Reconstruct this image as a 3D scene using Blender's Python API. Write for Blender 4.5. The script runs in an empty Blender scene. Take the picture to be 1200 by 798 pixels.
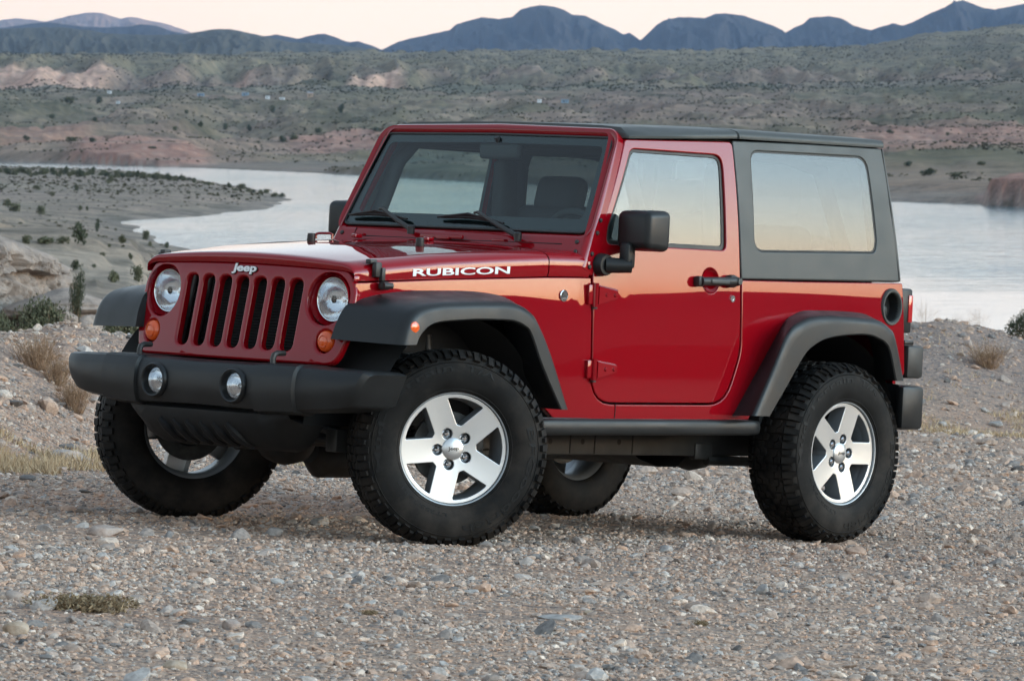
import bpy, bmesh, math, random
import numpy as np
from mathutils import Vector, Matrix, geometry

# ------------------------------------------------------------------ scene, camera, world, sun
scn = bpy.context.scene
COL = scn.collection
rad = math.radians
F_PX = 5355.77                      # focal length in photo pixels (1200 px wide)
HZ = 128.0                          # photo row of the true horizon
PITCH = math.atan((399.0 - HZ) / F_PX)
CAM_Z = 1.75
HAZE_D = 2.6e-5

cd = bpy.data.cameras.new("camera")
cd.sensor_fit = 'HORIZONTAL'; cd.sensor_width = 36.0
cd.lens = 36.0 * F_PX / 1200.0
cd.clip_start = 0.5; cd.clip_end = 80000.0
cd.dof.use_dof = True; cd.dof.focus_distance = 19.0; cd.dof.aperture_fstop = 18.0
cam = bpy.data.objects.new("camera", cd); COL.objects.link(cam)
cam.location = (0, 0, CAM_Z); cam.rotation_euler = (math.pi / 2 - PITCH, 0, 0)
scn.camera = cam

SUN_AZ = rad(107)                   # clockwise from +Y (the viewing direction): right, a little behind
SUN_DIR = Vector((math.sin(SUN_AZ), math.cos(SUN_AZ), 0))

w = bpy.data.worlds.new("World"); scn.world = w; w.use_nodes = True
nt = w.node_tree; nt.nodes.clear()
def wn(t, **k):
    n = nt.nodes.new(t)
    for a, b in k.items(): setattr(n, a, b)
    return n
def ramp_node(tree, pts, fac=None):
    n = tree.nodes.new('ShaderNodeValToRGB'); r = n.color_ramp
    while len(r.elements) > 1: r.elements.remove(r.elements[-1])
    r.elements[0].position = pts[0][0]; r.elements[0].color = (*pts[0][1], 1)
    for p, c in pts[1:]:
        e = r.elements.new(p); e.color = (*c, 1)
    if fac is not None: tree.links.new(fac, n.inputs[0])
    return n
L = nt.links.new
tc = wn('ShaderNodeTexCoord')
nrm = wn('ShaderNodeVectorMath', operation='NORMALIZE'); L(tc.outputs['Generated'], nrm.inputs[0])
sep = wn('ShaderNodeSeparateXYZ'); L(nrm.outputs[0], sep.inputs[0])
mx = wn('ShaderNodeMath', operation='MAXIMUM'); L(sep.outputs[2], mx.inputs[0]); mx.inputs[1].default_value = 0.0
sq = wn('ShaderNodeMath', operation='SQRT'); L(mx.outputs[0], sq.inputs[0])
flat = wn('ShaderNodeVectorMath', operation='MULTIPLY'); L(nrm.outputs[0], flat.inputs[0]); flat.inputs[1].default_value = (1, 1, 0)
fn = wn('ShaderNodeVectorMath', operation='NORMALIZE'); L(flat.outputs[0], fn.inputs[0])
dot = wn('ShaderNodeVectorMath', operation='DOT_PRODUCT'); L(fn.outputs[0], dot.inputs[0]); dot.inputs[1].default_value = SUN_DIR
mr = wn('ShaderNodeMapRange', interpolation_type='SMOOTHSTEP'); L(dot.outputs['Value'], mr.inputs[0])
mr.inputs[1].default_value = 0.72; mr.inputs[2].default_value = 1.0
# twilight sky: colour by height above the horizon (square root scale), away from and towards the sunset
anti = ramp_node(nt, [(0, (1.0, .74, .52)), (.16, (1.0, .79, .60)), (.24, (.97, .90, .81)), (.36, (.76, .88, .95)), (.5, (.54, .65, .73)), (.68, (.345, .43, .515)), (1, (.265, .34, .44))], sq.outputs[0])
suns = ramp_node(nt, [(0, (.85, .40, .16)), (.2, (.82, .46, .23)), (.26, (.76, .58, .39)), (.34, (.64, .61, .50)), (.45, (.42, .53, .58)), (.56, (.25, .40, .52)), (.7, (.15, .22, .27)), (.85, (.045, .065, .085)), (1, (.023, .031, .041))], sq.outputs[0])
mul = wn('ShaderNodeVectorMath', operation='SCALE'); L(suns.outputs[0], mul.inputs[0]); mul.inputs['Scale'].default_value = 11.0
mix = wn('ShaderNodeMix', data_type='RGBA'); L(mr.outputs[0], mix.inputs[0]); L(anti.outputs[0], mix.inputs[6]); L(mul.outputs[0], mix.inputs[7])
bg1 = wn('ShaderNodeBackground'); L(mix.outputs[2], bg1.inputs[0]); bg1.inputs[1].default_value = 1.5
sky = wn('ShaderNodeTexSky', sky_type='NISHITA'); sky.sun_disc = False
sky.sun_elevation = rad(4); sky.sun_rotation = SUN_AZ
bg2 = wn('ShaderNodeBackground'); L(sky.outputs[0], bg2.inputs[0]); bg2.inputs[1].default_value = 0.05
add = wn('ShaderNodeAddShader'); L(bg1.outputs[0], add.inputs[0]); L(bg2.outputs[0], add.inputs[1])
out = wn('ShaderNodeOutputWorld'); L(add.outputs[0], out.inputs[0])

sl = bpy.data.lights.new("sun", 'SUN'); sl.energy = 0.4; sl.angle = rad(25); sl.color = (1, .72, .48)
sun = bpy.data.objects.new("sun", sl); COL.objects.link(sun)
sd = Vector((SUN_DIR.x, SUN_DIR.y, math.tan(rad(8)))).normalized()
sun.rotation_euler = sd.to_track_quat('Z', 'Y').to_euler()

scn.view_settings.view_transform = 'Standard'; scn.view_settings.look = 'None'
scn.view_settings.exposure = 0.0; scn.view_settings.gamma = 1.0
try: scn.cycles.use_denoising = True; scn.cycles.denoiser = 'OPENIMAGEDENOISE'
except Exception: pass
scn.cycles.max_bounces = 8; scn.cycles.transparent_max_bounces = 16; scn.cycles.volume_bounces = 0
scn.cycles.caustics_reflective = False; scn.cycles.caustics_refractive = False

# ------------------------------------------------------------------ materials
MATS = {}
def pmat(name, col, rough=.5, metal=0.0, coat=0.0, coat_rough=.03, spec=.5, noise=None, bump=None, flake=None):
    m = bpy.data.materials.new(name); m.use_nodes = True
    t = m.node_tree; b = t.nodes['Principled BSDF']
    b.inputs['Base Color'].default_value = (*col, 1); b.inputs['Roughness'].default_value = rough
    b.inputs['Metallic'].default_value = metal; b.inputs['Coat Weight'].default_value = coat
    b.inputs['Coat Roughness'].default_value = coat_rough; b.inputs['Specular IOR Level'].default_value = spec
    co = t.nodes.new('ShaderNodeTexCoord')
    if noise:                               # (scale, amount): gentle uneven colour and roughness
        n = t.nodes.new('ShaderNodeTexNoise'); n.inputs['Scale'].default_value = noise[0]; n.inputs['Detail'].default_value = 5
        t.links.new(co.outputs['Object'], n.inputs['Vector'])
        a = noise[1]
        r = ramp_node(t, [(.3, tuple(c * (1 - a) for c in col)), (.7, tuple(min(1, c * (1 + a)) for c in col))], n.outputs[0])
        t.links.new(r.outputs[0], b.inputs['Base Color'])
        q = t.nodes.new('ShaderNodeMapRange'); t.links.new(n.outputs[0], q.inputs[0])
        q.inputs[1].default_value = .3; q.inputs[2].default_value = .7
        q.inputs[3].default_value = max(.02, rough - .08 * min(1, rough * 3)); q.inputs[4].default_value = min(1, rough + .08 * min(1, rough * 3))
        t.links.new(q.outputs[0], b.inputs['Roughness'])
    if bump:                                # (scale, strength, distance)
        n = t.nodes.new('ShaderNodeTexNoise'); n.inputs['Scale'].default_value = bump[0]; n.inputs['Detail'].default_value = 3
        t.links.new(co.outputs['Object'], n.inputs['Vector'])
        u = t.nodes.new('ShaderNodeBump'); u.inputs['Strength'].default_value = bump[1]; u.inputs['Distance'].default_value = bump[2]
        t.links.new(n.outputs[0], u.inputs['Height']); t.links.new(u.outputs[0], b.inputs['Normal'])
    MATS[name] = m
    return m
def glass_mat(name, tint, refl_ior=1.5, rough=0.0):
    m = bpy.data.materials.new(name); m.use_nodes = True
    t = m.node_tree; t.nodes.clear()
    o = t.nodes.new('ShaderNodeOutputMaterial'); tr = t.nodes.new('ShaderNodeBsdfTransparent'); g = t.nodes.new('ShaderNodeBsdfGlossy')
    tr.inputs[0].default_value = (*tint, 1); g.inputs['Roughness'].default_value = rough; g.inputs[0].default_value = (1, 1, 1, 1)
    f = t.nodes.new('ShaderNodeFresnel'); 
    gi = t.nodes.new('ShaderNodeNewGeometry'); im = t.nodes.new('ShaderNodeMapRange')      # same reflectance from either side of the pane
    t.links.new(gi.outputs['Backfacing'], im.inputs[0]); im.inputs[3].default_value = refl_ior; im.inputs[4].default_value = 1 / refl_ior
    t.links.new(im.outputs[0], f.inputs[0])
    x = t.nodes.new('ShaderNodeMixShader'); t.links.new(f.outputs[0], x.inputs[0]); t.links.new(tr.outputs[0], x.inputs[1]); t.links.new(g.outputs[0], x.inputs[2])
    t.links.new(x.outputs[0], o.inputs[0]); MATS[name] = m
    return m

M_RED = pmat("red_paint", (.245, .0016, .006), .45, 0.0, 1.0, .012, .0)
M_BLK = pmat("black_plastic", (.0125, .0135, .014), .40, 0, 0, .03, .36, noise=(9, .15), bump=(900, .12, .002))
M_TOP = pmat("hard_top_plastic", (.05, .054, .051), .45, 0, 0, .03, .45, noise=(7, .1), bump=(800, .15, .002))
M_RUB = pmat("tyre_rubber", (.0105, .0100, .0095), .66, 0, 0, .03, .14, noise=(9, .5), bump=(150, .1, .003))
def dust_on(m, amount, scale):
    t = m.node_tree; b = t.nodes['Principled BSDF']; src = b.inputs['Base Color'].links[0].from_socket
    co = t.nodes.new('ShaderNodeTexCoord'); n = t.nodes.new('ShaderNodeTexNoise'); n.inputs['Scale'].default_value = scale; n.inputs['Detail'].default_value = 6; n.inputs['Roughness'].default_value = .7
    t.links.new(co.outputs['Object'], n.inputs['Vector']); q = t.nodes.new('ShaderNodeMapRange'); t.links.new(n.outputs[0], q.inputs[0]); q.inputs[1].default_value = .45; q.inputs[2].default_value = .75; q.inputs[3].default_value = 0; q.inputs[4].default_value = amount
    x = t.nodes.new('ShaderNodeMix'); x.data_type = 'RGBA'; t.links.new(q.outputs[0], x.inputs[0]); t.links.new(src, x.inputs[6]); x.inputs[7].default_value = (.20, .155, .12, 1); t.links.new(x.outputs[2], b.inputs['Base Color'])
dust_on(M_RUB, .14, 5.0)
M_TXT = pmat("raised_rubber", (.008, .008, .008), .58, 0, 0, .03, .22)
M_ALU = pmat("machined_aluminium", (.66, .67, .67), .33, .85, .3, .06)
M_GRY = pmat("grey_wheel_paint", (.30, .32, .335), .45, .5, .2, .1)
M_CHR = pmat("chrome", (.75, .75, .76), .08, 1.0)
M_STL = pmat("dark_steel", (.05, .05, .048), .5, .7, noise=(25, .4))
M_FRM = pmat("frame_black", (.02, .02, .019), .5, noise=(15, .4))
dust_on(M_FRM, .10, 6.0)
M_VOID = pmat("dark_liner", (.008, .008, .008), .8)
M_DAM = pmat("air_dam_plastic", (.008, .0082, .0085), .55, 0, 0, .03, .25, noise=(9, .2))
M_INT = pmat("interior_charcoal", (.035, .036, .038), .7, noise=(40, .2))
M_ORG = pmat("amber_lens", (.75, .10, .012), .15, 0, .6, .03)
M_REDL = pmat("red_lens", (.45, .008, .012), .15, 0, .8, .03)
M_WHT = pmat("white_lettering", (.78, .78, .77), .4)
M_REF = pmat("lamp_reflector", (.86, .87, .88), .16, 1.0, bump=(45, .15, .01))
M_FRIT = pmat("black_glass_border", (.010, .012, .013), .12)
M_WS = glass_mat("windscreen_glass", (.70, .84, .82), 1.5)
M_SG = glass_mat("side_glass", (.60, .68, .68), 1.70)
M_QG = glass_mat("privacy_glass", (.22, .25, .255), 1.65)
M_LENS = glass_mat("lamp_lens", (.95, .97, .98), 1.5, .015)

# ------------------------------------------------------------------ mesh helpers (car geometry is written with x pointing to the rear, y to the driver's side, z up)
def raw_obj(name, V, F, mats, parent=None, N=None, smooth=True, sharp=38, mi=None, recalc=False):
    me = bpy.data.meshes.new(name)
    me.from_pydata([tuple(map(float, v)) for v in V], [], [tuple(int(i) for i in f) for f in F])
    for m in (mats if isinstance(mats, (list, tuple)) else [mats]): me.materials.append(m)
    if mi is not None: me.polygons.foreach_set('material_index', np.asarray(mi, dtype=np.int32))
    if recalc:
        bm = bmesh.new(); bm.from_mesh(me); bmesh.ops.recalc_face_normals(bm, faces=bm.faces[:]); bm.to_mesh(me); bm.free()
    me.polygons.foreach_set('use_smooth', np.full(len(me.polygons), smooth))
    me.update()
    if N is not None: me.normals_split_custom_set_from_vertices([tuple(map(float, n)) for n in N])
    elif smooth: me.set_sharp_from_angle(angle=rad(sharp))
    o = bpy.data.objects.new(name, me); COL.objects.link(o)
    if parent is not None: o.parent = parent
    return o

def car_obj(name, geo, mats, parent=None, mirror=False, **k):
    """geo = (V, F[, N[, mi]]) in rear-x coordinates; mirrored copies go to the passenger side"""
    V = np.array(geo[0], float); F = [list(f) for f in geo[1]]
    N = np.array(geo[2], float) if len(geo) > 2 and geo[2] is not None else None
    mi = geo[3] if len(geo) > 3 else None
    V[:, 0] *= -1
    if N is not None: N[:, 0] *= -1
    flip = True
    if mirror:
        V[:, 1] *= -1
        if N is not None: N[:, 1] *= -1
        flip = False
    if flip: F = [f[::-1] for f in F]
    return raw_obj(name, V, F, mats, parent, N=N, mi=mi, **k)

def join_geo(*gs):
    V = []; F = []; mi = []; off = 0
    for g in gs:
        V.extend([tuple(v) for v in g[0]]); F.extend([tuple(i + off for i in f) for f in g[1]])
        mi.extend(g[3] if len(g) > 3 and g[3] is not None else [0] * len(g[1])); off += len(g[0])
    return (V, F, None, mi)
def with_mi(g, i): return (g[0], g[1], None, [i] * len(g[1]))

def resample(pts, step):
    out_ = []
    n = len(pts)
    for i in range(n):
        a = np.array(pts[i], float); b = np.array(pts[(i + 1) % n], float)
        k = max(1, int(math.ceil(np.linalg.norm(b - a) / step)))
        for j in range(k): out_.append(a + (b - a) * j / k)
    return np.array(out_)
def area2(p):
    x, y = p[:, 0], p[:, 1]
    return float(np.sum(x * np.roll(y, -1) - np.roll(x, -1) * y))
def rp(pts, n=5):
    """rounded polygon: pts = (x, y, radius)"""
    res = []; m = len(pts)
    for i in range(m):
        p = np.array(pts[i][:2], float); r = pts[i][2] if len(pts[i]) > 2 else 0
        if r <= 0: res.append(tuple(p)); continue
        a = np.array(pts[i - 1][:2], float) - p; b = np.array(pts[(i + 1) % m][:2], float) - p
        la, lb = np.linalg.norm(a), np.linalg.norm(b); a /= la; b /= lb
        ang = math.acos(max(-1, min(1, float(a @ b))))
        d = min(r / max(1e-6, math.tan(ang / 2)), la * .49, lb * .49)
        p0 = p + a * d; p2 = p + b * d
        for k in range(n + 1):
            t = k / n
            q0 = p0 + (p - p0) * t; q1 = p + (p2 - p) * t
            # quadratic bezier close to the arc
            res.append(tuple(q0 + (q1 - q0) * t))
    return res
def circ(cx, cy, r, n=32, ry=None):
    ry = ry or r
    return [(cx + r * math.cos(2 * math.pi * i / n), cy + ry * math.sin(2 * math.pi * i / n)) for i in range(n)]
def inpoly(P, poly):
    x, y = P[:, 0], P[:, 1]; c = np.zeros(len(P), bool)
    xs, ys = poly[:, 0], poly[:, 1]; xj, yj = np.roll(xs, 1), np.roll(ys, 1)
    for i in range(len(poly)):
        m = ((ys[i] > y) != (yj[i] > y))
        if m.any():
            xi = (xj[i] - xs[i]) * (y - ys[i]) / (yj[i] - ys[i] + 1e-30) + xs[i]
            c ^= m & (x < xi)
    return c

def panel(outline, holes, surf, out_dir, t=.03, r=.006, step=.06, wall_mi=0, rs=3):
    """a sheet following surf(u, v) with a rounded edge and a return wall of depth t; exact normals"""
    def S(uv): return np.asarray(surf(uv[:, 0], uv[:, 1]), float)
    def NR(uv):
        e = 1e-4; du = np.array([e, 0]); dv = np.array([0, e])
        a = S(uv + du) - S(uv - du); b = S(uv + dv) - S(uv - dv)
        n = np.cross(a, b); n /= np.linalg.norm(n, axis=1)[:, None] + 1e-12
        s = np.sign(n @ np.array(out_dir, float)); s[s == 0] = 1
        return n * s[:, None]
    loops = []
    for i, lp in enumerate([outline] + list(holes)):
        p = resample(lp, step); a = area2(p)
        if (a < 0) == (i == 0): p = p[::-1].copy()
        d1 = p - np.roll(p, 1, 0); d2 = np.roll(p, -1, 0) - p
        d1 /= np.linalg.norm(d1, axis=1)[:, None] + 1e-12; d2 /= np.linalg.norm(d2, axis=1)[:, None] + 1e-12
        n1 = np.stack([-d1[:, 1], d1[:, 0]], 1); n2 = np.stack([-d2[:, 1], d2[:, 0]], 1)
        nn = (n1 + n2) / np.maximum(.3, 1 + np.sum(n1 * n2, 1))[:, None]
        loops.append((p, nn))
    ins = [p + n * r for p, n in loops]
    lo, hi = ins[0].min(0), ins[0].max(0)
    gx, gy = np.meshgrid(np.arange(lo[0] + step / 2, hi[0], step), np.arange(lo[1] + step / 2, hi[1], step))
    G = np.stack([gx.ravel(), gy.ravel()], 1)
    if len(G):
        k = inpoly(G, ins[0])
        for q in ins[1:]: k &= ~inpoly(G, q)
        allp = np.concatenate(ins)
        for i in np.nonzero(k)[0]:
            if np.min(np.sum((allp - G[i]) ** 2, 1)) < (step * .45) ** 2: k[i] = False
        G = G[k]
    pts = [tuple(q) for l in ins for q in l] + [tuple(g) for g in G]
    ed = []; o = 0
    for l in ins:
        ed += [(o + i, o + (i + 1) % len(l)) for i in range(len(l))]; o += len(l)
    vo, eo, fo, ov, oe, of = geometry.delaunay_2d_cdt([Vector(p) for p in pts], ed, [], 0, 1e-7)
    vo = np.array([tuple(v) for v in vo])
    cen = np.array([vo[list(f)].mean(0) for f in fo])
    k = inpoly(cen, ins[0])
    for q in ins[1:]: k &= ~inpoly(cen, q)
    V = [S(vo)]; N = [NR(vo)]; F = []; MI = []
    # winding: outward
    for f, kk in zip(fo, k):
        if not kk: continue
        a, b, c = V[0][f[0]], V[0][f[1]], V[0][f[2]]
        g = np.cross(b - a, c - a)
        F.append(tuple(f) if g @ N[0][f[0]] > 0 else tuple(f)[::-1]); MI.append(0)
    off = len(vo)
    ths = [math.pi / 2 * i / rs for i in range(rs + 1)] if r > 0 else [math.pi / 2]
    for p, n in loops:
        m = len(p); rings = []
        base_n = None
        for th in ths + ['w']:
            thv = math.pi / 2 if th == 'w' else th
            uv = p + n * (r * (1 - math.sin(thv)))
            nr = NR(uv); pos = S(uv) - nr * (t if th == 'w' else r * (1 - math.cos(thv)))
            T = S(uv - n * 1e-4) - S(uv); T /= np.linalg.norm(T, axis=1)[:, None] + 1e-12
            nv = nr * math.cos(thv) + T * math.sin(thv)
            V.append(pos); N.append(nv); rings.append(off); off += m
        for a, b in zip(rings[:-1], rings[1:]):
            last = b == rings[-1]
            for i in range(m):
                j = (i + 1) % m
                F.append((a + i, b + i, b + j, a + j)); MI.append(wall_mi if last else 0)
    V = np.concatenate(V); N = np.concatenate(N)
    # fix ring winding against the stored normals
    F2 = []
    for f in F:
        if len(f) == 4:
            g = np.cross(V[f[1]] - V[f[0]], V[f[2]] - V[f[0]])
            if np.linalg.norm(g) < 1e-14: g = np.cross(V[f[2]] - V[f[0]], V[f[3]] - V[f[0]])
            s = g @ (N[f[0]] + N[f[1]] + N[f[2]] + N[f[3]])
            F2.append(f if s > 0 else f[::-1])
        else: F2.append(f)
    return (V, F2, N, MI)

def loft(rows, close_u=False, close_v=False, cap=False):
    """rows: list of equally long lists of points"""
    R = len(rows); C = len(rows[0]); V = [p for r in rows for p in r]; F = []
    for i in range(R if close_u else R - 1):
        for j in range(C if close_v else C - 1):
            a = i * C + j; b = i * C + (j + 1) % C; c = ((i + 1) % R) * C + (j + 1) % C; d = ((i + 1) % R) * C + j
            F.append((a, b, c, d))
    if cap:
        F.append(tuple(range(C))[::-1]); F.append(tuple((R - 1) * C + j for j in range(C)))
    return (V, F)
def crom(pts, k=4):
    """Catmull-Rom resampling of a list of vectors"""
    P = np.array(pts, float); P = np.vstack([2 * P[0] - P[1], P, 2 * P[-1] - P[-2]]); o = []
    for i in range(1, len(P) - 2):
        for j in range(k):
            t = j / k; a, b, c, d = P[i - 1], P[i], P[i + 1], P[i + 2]
            o.append(.5 * ((2 * b) + (-a + c) * t + (2 * a - 5 * b + 4 * c - d) * t * t + (-a + 3 * b - 3 * c + d) * t ** 3))
    o.append(P[-2]); return np.array(o)
def box(cx, cy, cz, sx, sy, sz, bev=.0, seg=2, rot=None, taper=None):
    bm = bmesh.new(); bmesh.ops.create_cube(bm, size=1.0)
    for v in bm.verts:
        if taper and v.co.z > 0: v.co.x *= taper[0]; v.co.y *= taper[1]
        v.co = Vector((v.co.x * sx, v.co.y * sy, v.co.z * sz))
    if bev > 0: bmesh.ops.bevel(bm, geom=bm.edges[:] , offset=bev, segments=seg, profile=.5, affect='EDGES')
    if rot is not None: bmesh.ops.rotate(bm, verts=bm.verts, cent=(0, 0, 0), matrix=rot)
    V = [(v.co.x + cx, v.co.y + cy, v.co.z + cz) for v in bm.verts]; bm.verts.index_update()
    F = [tuple(v.index for v in f.verts)[::-1] for f in bm.faces]; bm.free()
    return (V, [f[::-1] for f in F])
def tube(path, r, n=10, cap=True, close=False):
    P = [Vector(p) for p in path]; rows = []
    rr = r if isinstance(r, (list, tuple)) else [r] * len(P)
    prev = None
    for i, p in enumerate(P):
        if close: d = (P[(i + 1) % len(P)] - P[i - 1])
        else: d = (P[min(i + 1, len(P) - 1)] - P[max(i - 1, 0)])
        d.normalize()
        if prev is None:
            a = Vector((0, 0, 1)) if abs(d.z) < .9 else Vector((1, 0, 0)); x = d.cross(a).normalized()
        else: x = (prev - d * prev.dot(d)).normalized()
        prev = x; y = d.cross(x)
        rows.append([tuple(p + (x * math.cos(2 * math.pi * k / n) + y * math.sin(2 * math.pi * k / n)) * rr[i]) for k in range(n)])
    return loft(rows, close_u=close, close_v=True, cap=cap and not close)
def lathe(prof, n=64, axis='y', c=(0, 0, 0), closed=False):
    """prof: (radius, along axis)"""
    rows = []
    for k in range(n):
        a = 2 * math.pi * k / n; ca, sa = math.cos(a), math.sin(a); row = []
        for r, h in prof:
            if axis == 'y': row.append((c[0] + r * ca, c[1] + h, c[2] + r * sa))
            elif axis == 'x': row.append((c[0] + h, c[1] + r * ca, c[2] + r * sa))
            else: row.append((c[0] + r * ca, c[1] + r * sa, c[2] + h))
        rows.append(row)
    return loft(rows, close_u=True, close_v=closed)
def orient(geo, name='', outward=None):
    """consistent outward normals for closed or nearly closed solids"""
    me = bpy.data.meshes.new('tmp'); me.from_pydata([tuple(map(float, v)) for v in geo[0]], [], [tuple(f) for f in geo[1]])
    bm = bmesh.new(); bm.from_mesh(me); bmesh.ops.recalc_face_normals(bm, faces=bm.faces[:]); bm.verts.index_update()
    V = [tuple(v.co) for v in bm.verts]; F = [tuple(v.index for v in f.verts) for f in bm.faces]
    bm.free(); bpy.data.meshes.remove(me)
    return (V, F)
def text_geo(s, depth=.0, bold=0.0):
    cu = bpy.data.curves.new('txt', 'FONT'); cu.body = s; cu.size = 1.0; cu.extrude = depth; cu.offset = bold; cu.resolution_u = 4
    o = bpy.data.objects.new('txt', cu); COL.objects.link(o)
    bpy.context.view_layer.update()
    me = bpy.data.meshes.new_from_object(o.evaluated_get(bpy.context.evaluated_depsgraph_get()))
    V = np.array([tuple(v.co) for v in me.vertices]); F = [tuple(p.vertices) for p in me.polygons]
    bpy.data.objects.remove(o); bpy.data.curves.remove(cu); bpy.data.meshes.remove(me)
    lo, hi = V.min(0), V.max(0)
    V[:, 0] = (V[:, 0] - lo[0]) / (hi[0] - lo[0]); asp = (hi[0] - lo[0]) / (hi[1] - lo[1]); V[:, 1] = (V[:, 1] - lo[1]) / (hi[1] - lo[1])
    return V, F, asp            # x, y in 0..1, z kept
def empty(name, parent=None):
    o = bpy.data.objects.new(name, None); o.empty_display_size = .2; COL.objects.link(o)
    if parent is not None: o.parent = parent
    return o
def tag(o, label=None, cat=None, group=None, kind=None):
    if label: o['label'] = label
    if cat: o['category'] = cat
    if group: o['group'] = group
    if kind: o['kind'] = kind
    return o

# ================================================================== THE CAR
CAR_R = np.array([[-0.6749684606508807, 0.7361356919271237, 0.05021772792107537], [-0.024829985713527163, 0.04535995693630531, -0.9986620780405164], [-0.7374286737956739, -0.6753123109922632, -0.012338301594720512]])
CAR_T = np.array([-0.8321589244882176, 0.7991360419822469, 19.28407734643921])
CW = np.array([[1, 0, 0], [0, -math.sin(PITCH), math.cos(PITCH)], [0, -math.cos(PITCH), -math.sin(PITCH)]])  # camera axes (right, down, forward) in world
Rw = CW @ CAR_R; Tw = CW @ CAR_T + np.array([0, 0, CAM_Z])
CAR_M = Matrix([[*Rw[i], Tw[i]] for i in range(3)] + [[0, 0, 0, 1]])
PL_N = Rw[:, 2]; PL_P = Tw
def plane_z(X, Y): return PL_P[2] - (PL_N[0] * (X - PL_P[0]) + PL_N[1] * (Y - PL_P[1])) / PL_N[2]

car = empty('off_road_car'); car.matrix_world = CAR_M
tag(car, 'red two-door off-road car with black hard top and chunky tyres parked on the gravel', 'car')

# ---- side surface: lean angle of the flank by height, integrated
_tz = np.array([.4, .6, .8, .98, 1.06, 1.12, 1.2, 1.3, 1.5, 1.7, 1.9]); _td = np.array([.8, 1.4, 1.8, 2.6, 4.2, 5.0, 5.7, 6.4, 9, 12, 13.])
_zz = np.linspace(.3, 2, 1701); _k = np.ones(41) / 41
_tt = np.convolve(np.pad(np.interp(_zz, _tz, _td), 20, 'edge'), _k, 'valid')
_yy = -np.cumsum(np.tan(np.radians(_tt))) * .001; _yy += .78 - np.interp(.98, _zz, _yy)
def ys(z): return np.interp(z, _zz, _yy)
_px = np.linspace(-.7, 3.2, 391)
_pl = np.interp(_px, [-.7, -.43, .57, .80, .95, 3.2], [.585, .62, .745, .773, .78, .78])
_pl = np.convolve(np.pad(_pl, 12, 'edge'), np.ones(25) / 25, 'valid')
def plan(x): return np.interp(x, _px, _pl)
def side(off=0.0):
    def f(u, v): return np.stack([u, ys(v) + plan(u) - .78 + off, v], 1)
    return f
OUT = (0, 1, 0)

# ---- body: flank panels (fender, sill, quarter in one pressing), cowl, tail, floor
door_ol = rp([(.826, 1.15, .0), (.896, 1.352, 0), (1.02, 1.60, 0), (1.078, 1.722, .02), (1.802, 1.752, .03), (1.797, 1.16, 0), (1.797, .83, .25), (1.70, .604, .16), (.83, .594, .12)])
flank = rp([(-.455, .93, 0), (-.455, 1.05, .01), (.0, 1.082, 0), (.565, 1.113, 0), (.742, 1.119, 0), (.815, 1.121, 0),
            (.818, 1.0, 0), (.822, .586, .13), (1.706, .596, .17), (1.806, .83, .25), (1.806, 1.145, 0), (2.2, 1.152, 0), (2.962, 1.171, .012), (2.982, .748, .02),
            (2.825, .745, 0), (2.79, .90, .1), (2.66, 1.0, .1), (2.25, .995, .1), (2.11, .92, .1), (1.87, .535, 0), (1.72, .528, 0), (.62, .522, 0), (.52, .60, 0), (.36, .93, .1), (-.2, .97, .1), (-.42, .85, 0)])
fuel_hole = circ(2.874, 1.058, .066, 28, .075)
g_flank = panel(flank, [fuel_hole], side(0), OUT, t=.03, r=.005, step=.055)
body = car_obj('body', g_flank, M_RED, car)
rf = car_obj('flank_panel', panel(flank, [], side(0), OUT, t=.03, r=.005, step=.09), M_RED, body, mirror=True)
# pressed bevel ahead of each rear flare
bv = loft([[(1.665 + .0, ys(.56) + .001, .56), (1.69, ys(.56) + .0028, .56), (1.80, ys(.56) + .0028, .56)],
           [(1.90, ys(.87) + .001, .87), (1.925, ys(.87) + .0028, .87), (2.03, ys(.87) + .0028, .87)],
           [(1.985, ys(.97) + .001, .965), (2.01, ys(.95) + .0028, .95), (2.10, ys(.93) + .0028, .93)]])
for mrr in (False, True): car_obj('arch_bevel', bv, M_RED, body, mirror=mrr, sharp=60)

# hood and cowl share one cross-section
def zb(x): return np.interp(x, [-.455, -.06, .28, .565, .745], [1.0565, 1.0805, 1.1005, 1.1165, 1.1225])
def zc(x): return np.interp(x, [-.49, -.3, 0, .3, .57, .75], [1.148, 1.172, 1.206, 1.230, 1.248, 1.252])
def half_section(x, n_arc=7):
    wv = float(plan(x)); b = float(zb(x)); c = float(zc(x)); pts = []
    crest = c - .020
    rr = min(.047, crest - b - .015); ry = .10
    pts.append((wv + float(ys(b)) - .78 - .001, b)); pts.append((wv - .003, b + .02)); 
    if crest - rr - b > .03: pts.append((wv - .0032, b + (crest - rr - b) * .6))
    else: pts.append((wv - .006, b + .024))
    for k in range(n_arc + 1):
        a = math.pi / 2 * k / n_arc
        pts.append((wv - .0036 - ry * (1 - math.cos(a)), crest - rr + rr * math.sin(a)))
    y0 = pts[-1][0]
    for k in range(1, 9):
        t = k / 8; y = y0 * (1 - t); pts.append((y, crest + .020 * (1 - (y / y0) ** 2)))
    return pts
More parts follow.
